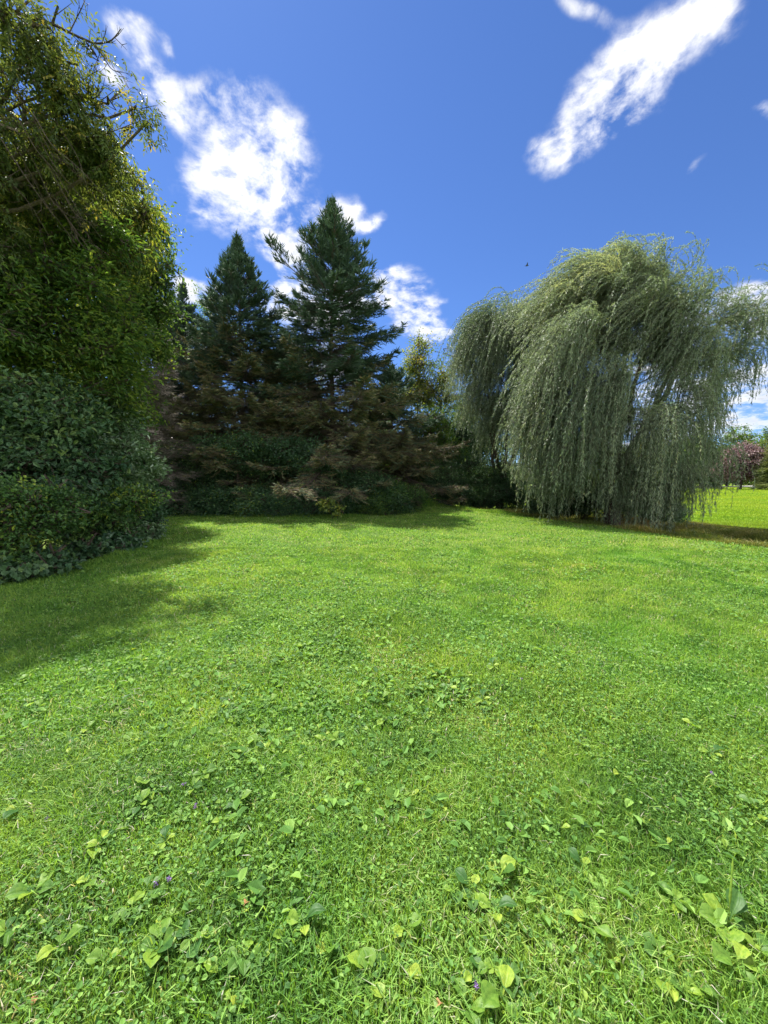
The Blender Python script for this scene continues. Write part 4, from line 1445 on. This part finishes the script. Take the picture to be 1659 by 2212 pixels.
# cloud bodies: soft ellipses in fixed world directions: photo px, py, half length, half width (in px), angle (deg, image x to y), weight
CL = [
    (290, 25, 75, 38, 20, 1.1), (330, 105, 46, 24, 40, .9), (378, 70, 16, 30, -20, .7), (240, 150, 50, 26, 50, .9), (270, 60, 60, 40, 40, .5),
    (400, 190, 110, 60, 25, 1.1), (520, 250, 120, 75, 30, 1.35), (620, 300, 70, 45, 30, .9), (470, 380, 90, 60, 10, .95), (560, 400, 120, 60, 50, .85),
    (640, 440, 100, 55, 40, .95), (480, 470, 90, 40, 25, .75), (600, 510, 60, 40, 50, .75), (735, 430, 48, 46, 0, 1.1), (800, 475, 38, 26, -20, 1.0), (620, 560, 24, 50, 10, .6),
    (430, 612, 62, 34, 0, 1.5), (700, 640, 130, 70, 0, .7), (385, 530, 46, 16, 35, .65), (600, 640, 50, 30, 0, 1.0), (690, 660, 90, 60, 0, 1.0), (790, 640, 60, 40, 0, .9), (690, 790, 90, 50, 0, 1.0),
    (868, 620, 34, 24, -50, .95), (905, 680, 70, 40, 10, 1.2), (930, 700, 40, 30, 0, .9), (870, 1000, 120, 60, 0, .6),
    (1190, 310, 70, 42, -25, 1.0), (1270, 230, 70, 50, -50, 1.05), (1350, 140, 100, 60, -45, .95), (1450, 60, 120, 80, -35, .95), (1540, 20, 90, 50, -30, .85), (1260, 5, 70, 26, 15, .95), (1400, 190, 80, 40, -50, .75), (1330, 250, 60, 22, -45, .55),
    (1645, 235, 40, 55, -45, .75), (1505, 365, 16, 40, 20, .5),
    (1560, 660, 130, 46, 5, 1.15), (1430, 760, 120, 80, 0, .95), (1655, 690, 60, 40, 0, 1.0), (1620, 830, 95, 66, 5, 1.6), (1690, 850, 80, 60, 0, 1.1), (1480, 880, 150, 70, 0, .9), (1640, 910, 90, 28, 0, 1.1), (1380, 950, 130, 40, 0, .8), (1100, 860, 60, 50, 0, .6),
    (300, 850, 60, 60, 0, .7), (100, 840, 160, 70, 0, .6), (60, 640, 200, 100, 0, .6),
]
dens = None
k2 = 768. / 1659 / F
for (px, py, rl, rw, an, wt) in CL:
    r = ray(px, py)
    u0, v0 = r[0], r[2]
    # local scale from photo pixels to (u, v)
    ru_ = ray(px + 1, py)
    rv_ = ray(px, py - 1)
    su = abs(ru_[0] - r[0])
    sv = abs(rv_[2] - r[2])
    ca, sa = math.cos(math.radians(an)), math.sin(math.radians(an))
    du = math_('MULTIPLY', math_('SUBTRACT', uw, float(u0)), 1 / su)
    dv = math_('MULTIPLY', math_('SUBTRACT', vw, float(v0)), -1 / sv)
    p1 = math_('ADD', math_('MULTIPLY', du, ca / rl), math_('MULTIPLY', dv, sa / rl))
    p2 = math_('ADD', math_('MULTIPLY', du, -sa / rw), math_('MULTIPLY', dv, ca / rw))
    r2 = math_('ADD', math_('MULTIPLY', p1, p1), math_('MULTIPLY', p2, p2))
    g_ = math_('MULTIPLY', math_('EXPONENT', math_('MULTIPLY', r2, -1.1)), wt)
    dens = g_ if dens is None else math_('ADD', dens, g_)
dens = math_('MINIMUM', dens, .95)
front = math_('MULTIPLY', math_('SUBTRACT', dy, .06), 12, clamp=True)
dens = math_('MULTIPLY', dens, front)
# unseen cumulus added behind the viewer as fill light for the shaded sides
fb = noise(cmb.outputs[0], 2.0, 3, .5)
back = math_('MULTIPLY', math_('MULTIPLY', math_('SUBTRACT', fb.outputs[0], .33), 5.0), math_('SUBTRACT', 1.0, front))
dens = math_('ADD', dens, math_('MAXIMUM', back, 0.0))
f1 = noise(cmb.outputs[0], 7.0, 10, .62, .25)
f2 = noise(cmb.outputs[0], 26.0, 6, .6, .3)
fb_ = math_('ADD', math_('MULTIPLY', math_('SUBTRACT', f1.outputs[0], .5), 4.2), math_('MULTIPLY', math_('SUBTRACT', f2.outputs[0], .5), 1.9))
amp = math_('MULTIPLY', math_('MINIMUM', dens, 1.0), 1.0)
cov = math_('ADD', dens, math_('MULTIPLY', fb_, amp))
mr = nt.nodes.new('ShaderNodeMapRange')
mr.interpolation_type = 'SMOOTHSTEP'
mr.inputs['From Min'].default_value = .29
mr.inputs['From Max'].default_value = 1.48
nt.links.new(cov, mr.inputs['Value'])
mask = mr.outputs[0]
# cloud colour: white, greyer where thick near the horizon
thick = nt.nodes.new('ShaderNodeMapRange')
thick.inputs['From Min'].default_value = .9
thick.inputs['From Max'].default_value = 1.9
nt.links.new(cov, thick.inputs['Value'])
low = nt.nodes.new('ShaderNodeMapRange')
low.inputs['From Min'].default_value = .5
low.inputs['From Max'].default_value = .12
nt.links.new(dz, low.inputs['Value'])
f3 = noise(cmb.outputs[0], 5.0, 5, .55, .2)
shd = math_('MULTIPLY', math_('SUBTRACT', f3.outputs[0], .46), 3.2, clamp=True)
gfac = math_('ADD', math_('MULTIPLY', math_('MULTIPLY', thick.outputs[0], low.outputs[0]), .8), math_('MULTIPLY', shd, .62), clamp=True)
ccol = nt.nodes.new('ShaderNodeMixRGB')
ccol.inputs[1].default_value = (.275, .275, .28, 1)
ccol.inputs[2].default_value = (.12, .135, .165, 1)
nt.links.new(gfac, ccol.inputs[0])
sks = nt.nodes.new('ShaderNodeMixRGB')
sks.blend_type = 'MULTIPLY'
sks.inputs[0].default_value = 1
SKYK = .05
sks.inputs[2].default_value = (SKYK * .35, SKYK * .48, SKYK * .72, 1)
nt.links.new(sky.outputs[0], sks.inputs[1])
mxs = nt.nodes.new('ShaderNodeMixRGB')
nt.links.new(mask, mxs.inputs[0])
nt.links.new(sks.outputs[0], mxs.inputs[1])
# the added cumulus is set brighter than the visible clouds to lift the shade
back_fill = nt.nodes.new('ShaderNodeMixRGB')
back_fill.blend_type = 'MIX'
nt.links.new(math_('SUBTRACT', 1.0, front), back_fill.inputs[0])
nt.links.new(ccol.outputs[0], back_fill.inputs[1])
back_fill.inputs[2].default_value = (.84, .82, .79, 1)
nt.links.new(back_fill.outputs[0], mxs.inputs[2])
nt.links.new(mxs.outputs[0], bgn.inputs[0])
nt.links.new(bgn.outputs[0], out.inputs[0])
wd.cycles.sampling_method = 'MANUAL'
wd.cycles.sample_map_resolution = 512

SC.view_settings.view_transform = 'Standard'
SC.view_settings.look = 'None'
SC.view_settings.exposure = 2.2
SC.view_settings.gamma = 1
SC.cycles.max_bounces = 8
SC.cycles.diffuse_bounces = 4
SC.cycles.glossy_bounces = 2
SC.cycles.transmission_bounces = 4
SC.cycles.use_denoising = True
print('objects', len(SC.objects), 'willow leaves', n1, 'polys', sum(len(o.data.polygons) for o in SC.objects if o.type == 'MESH'))
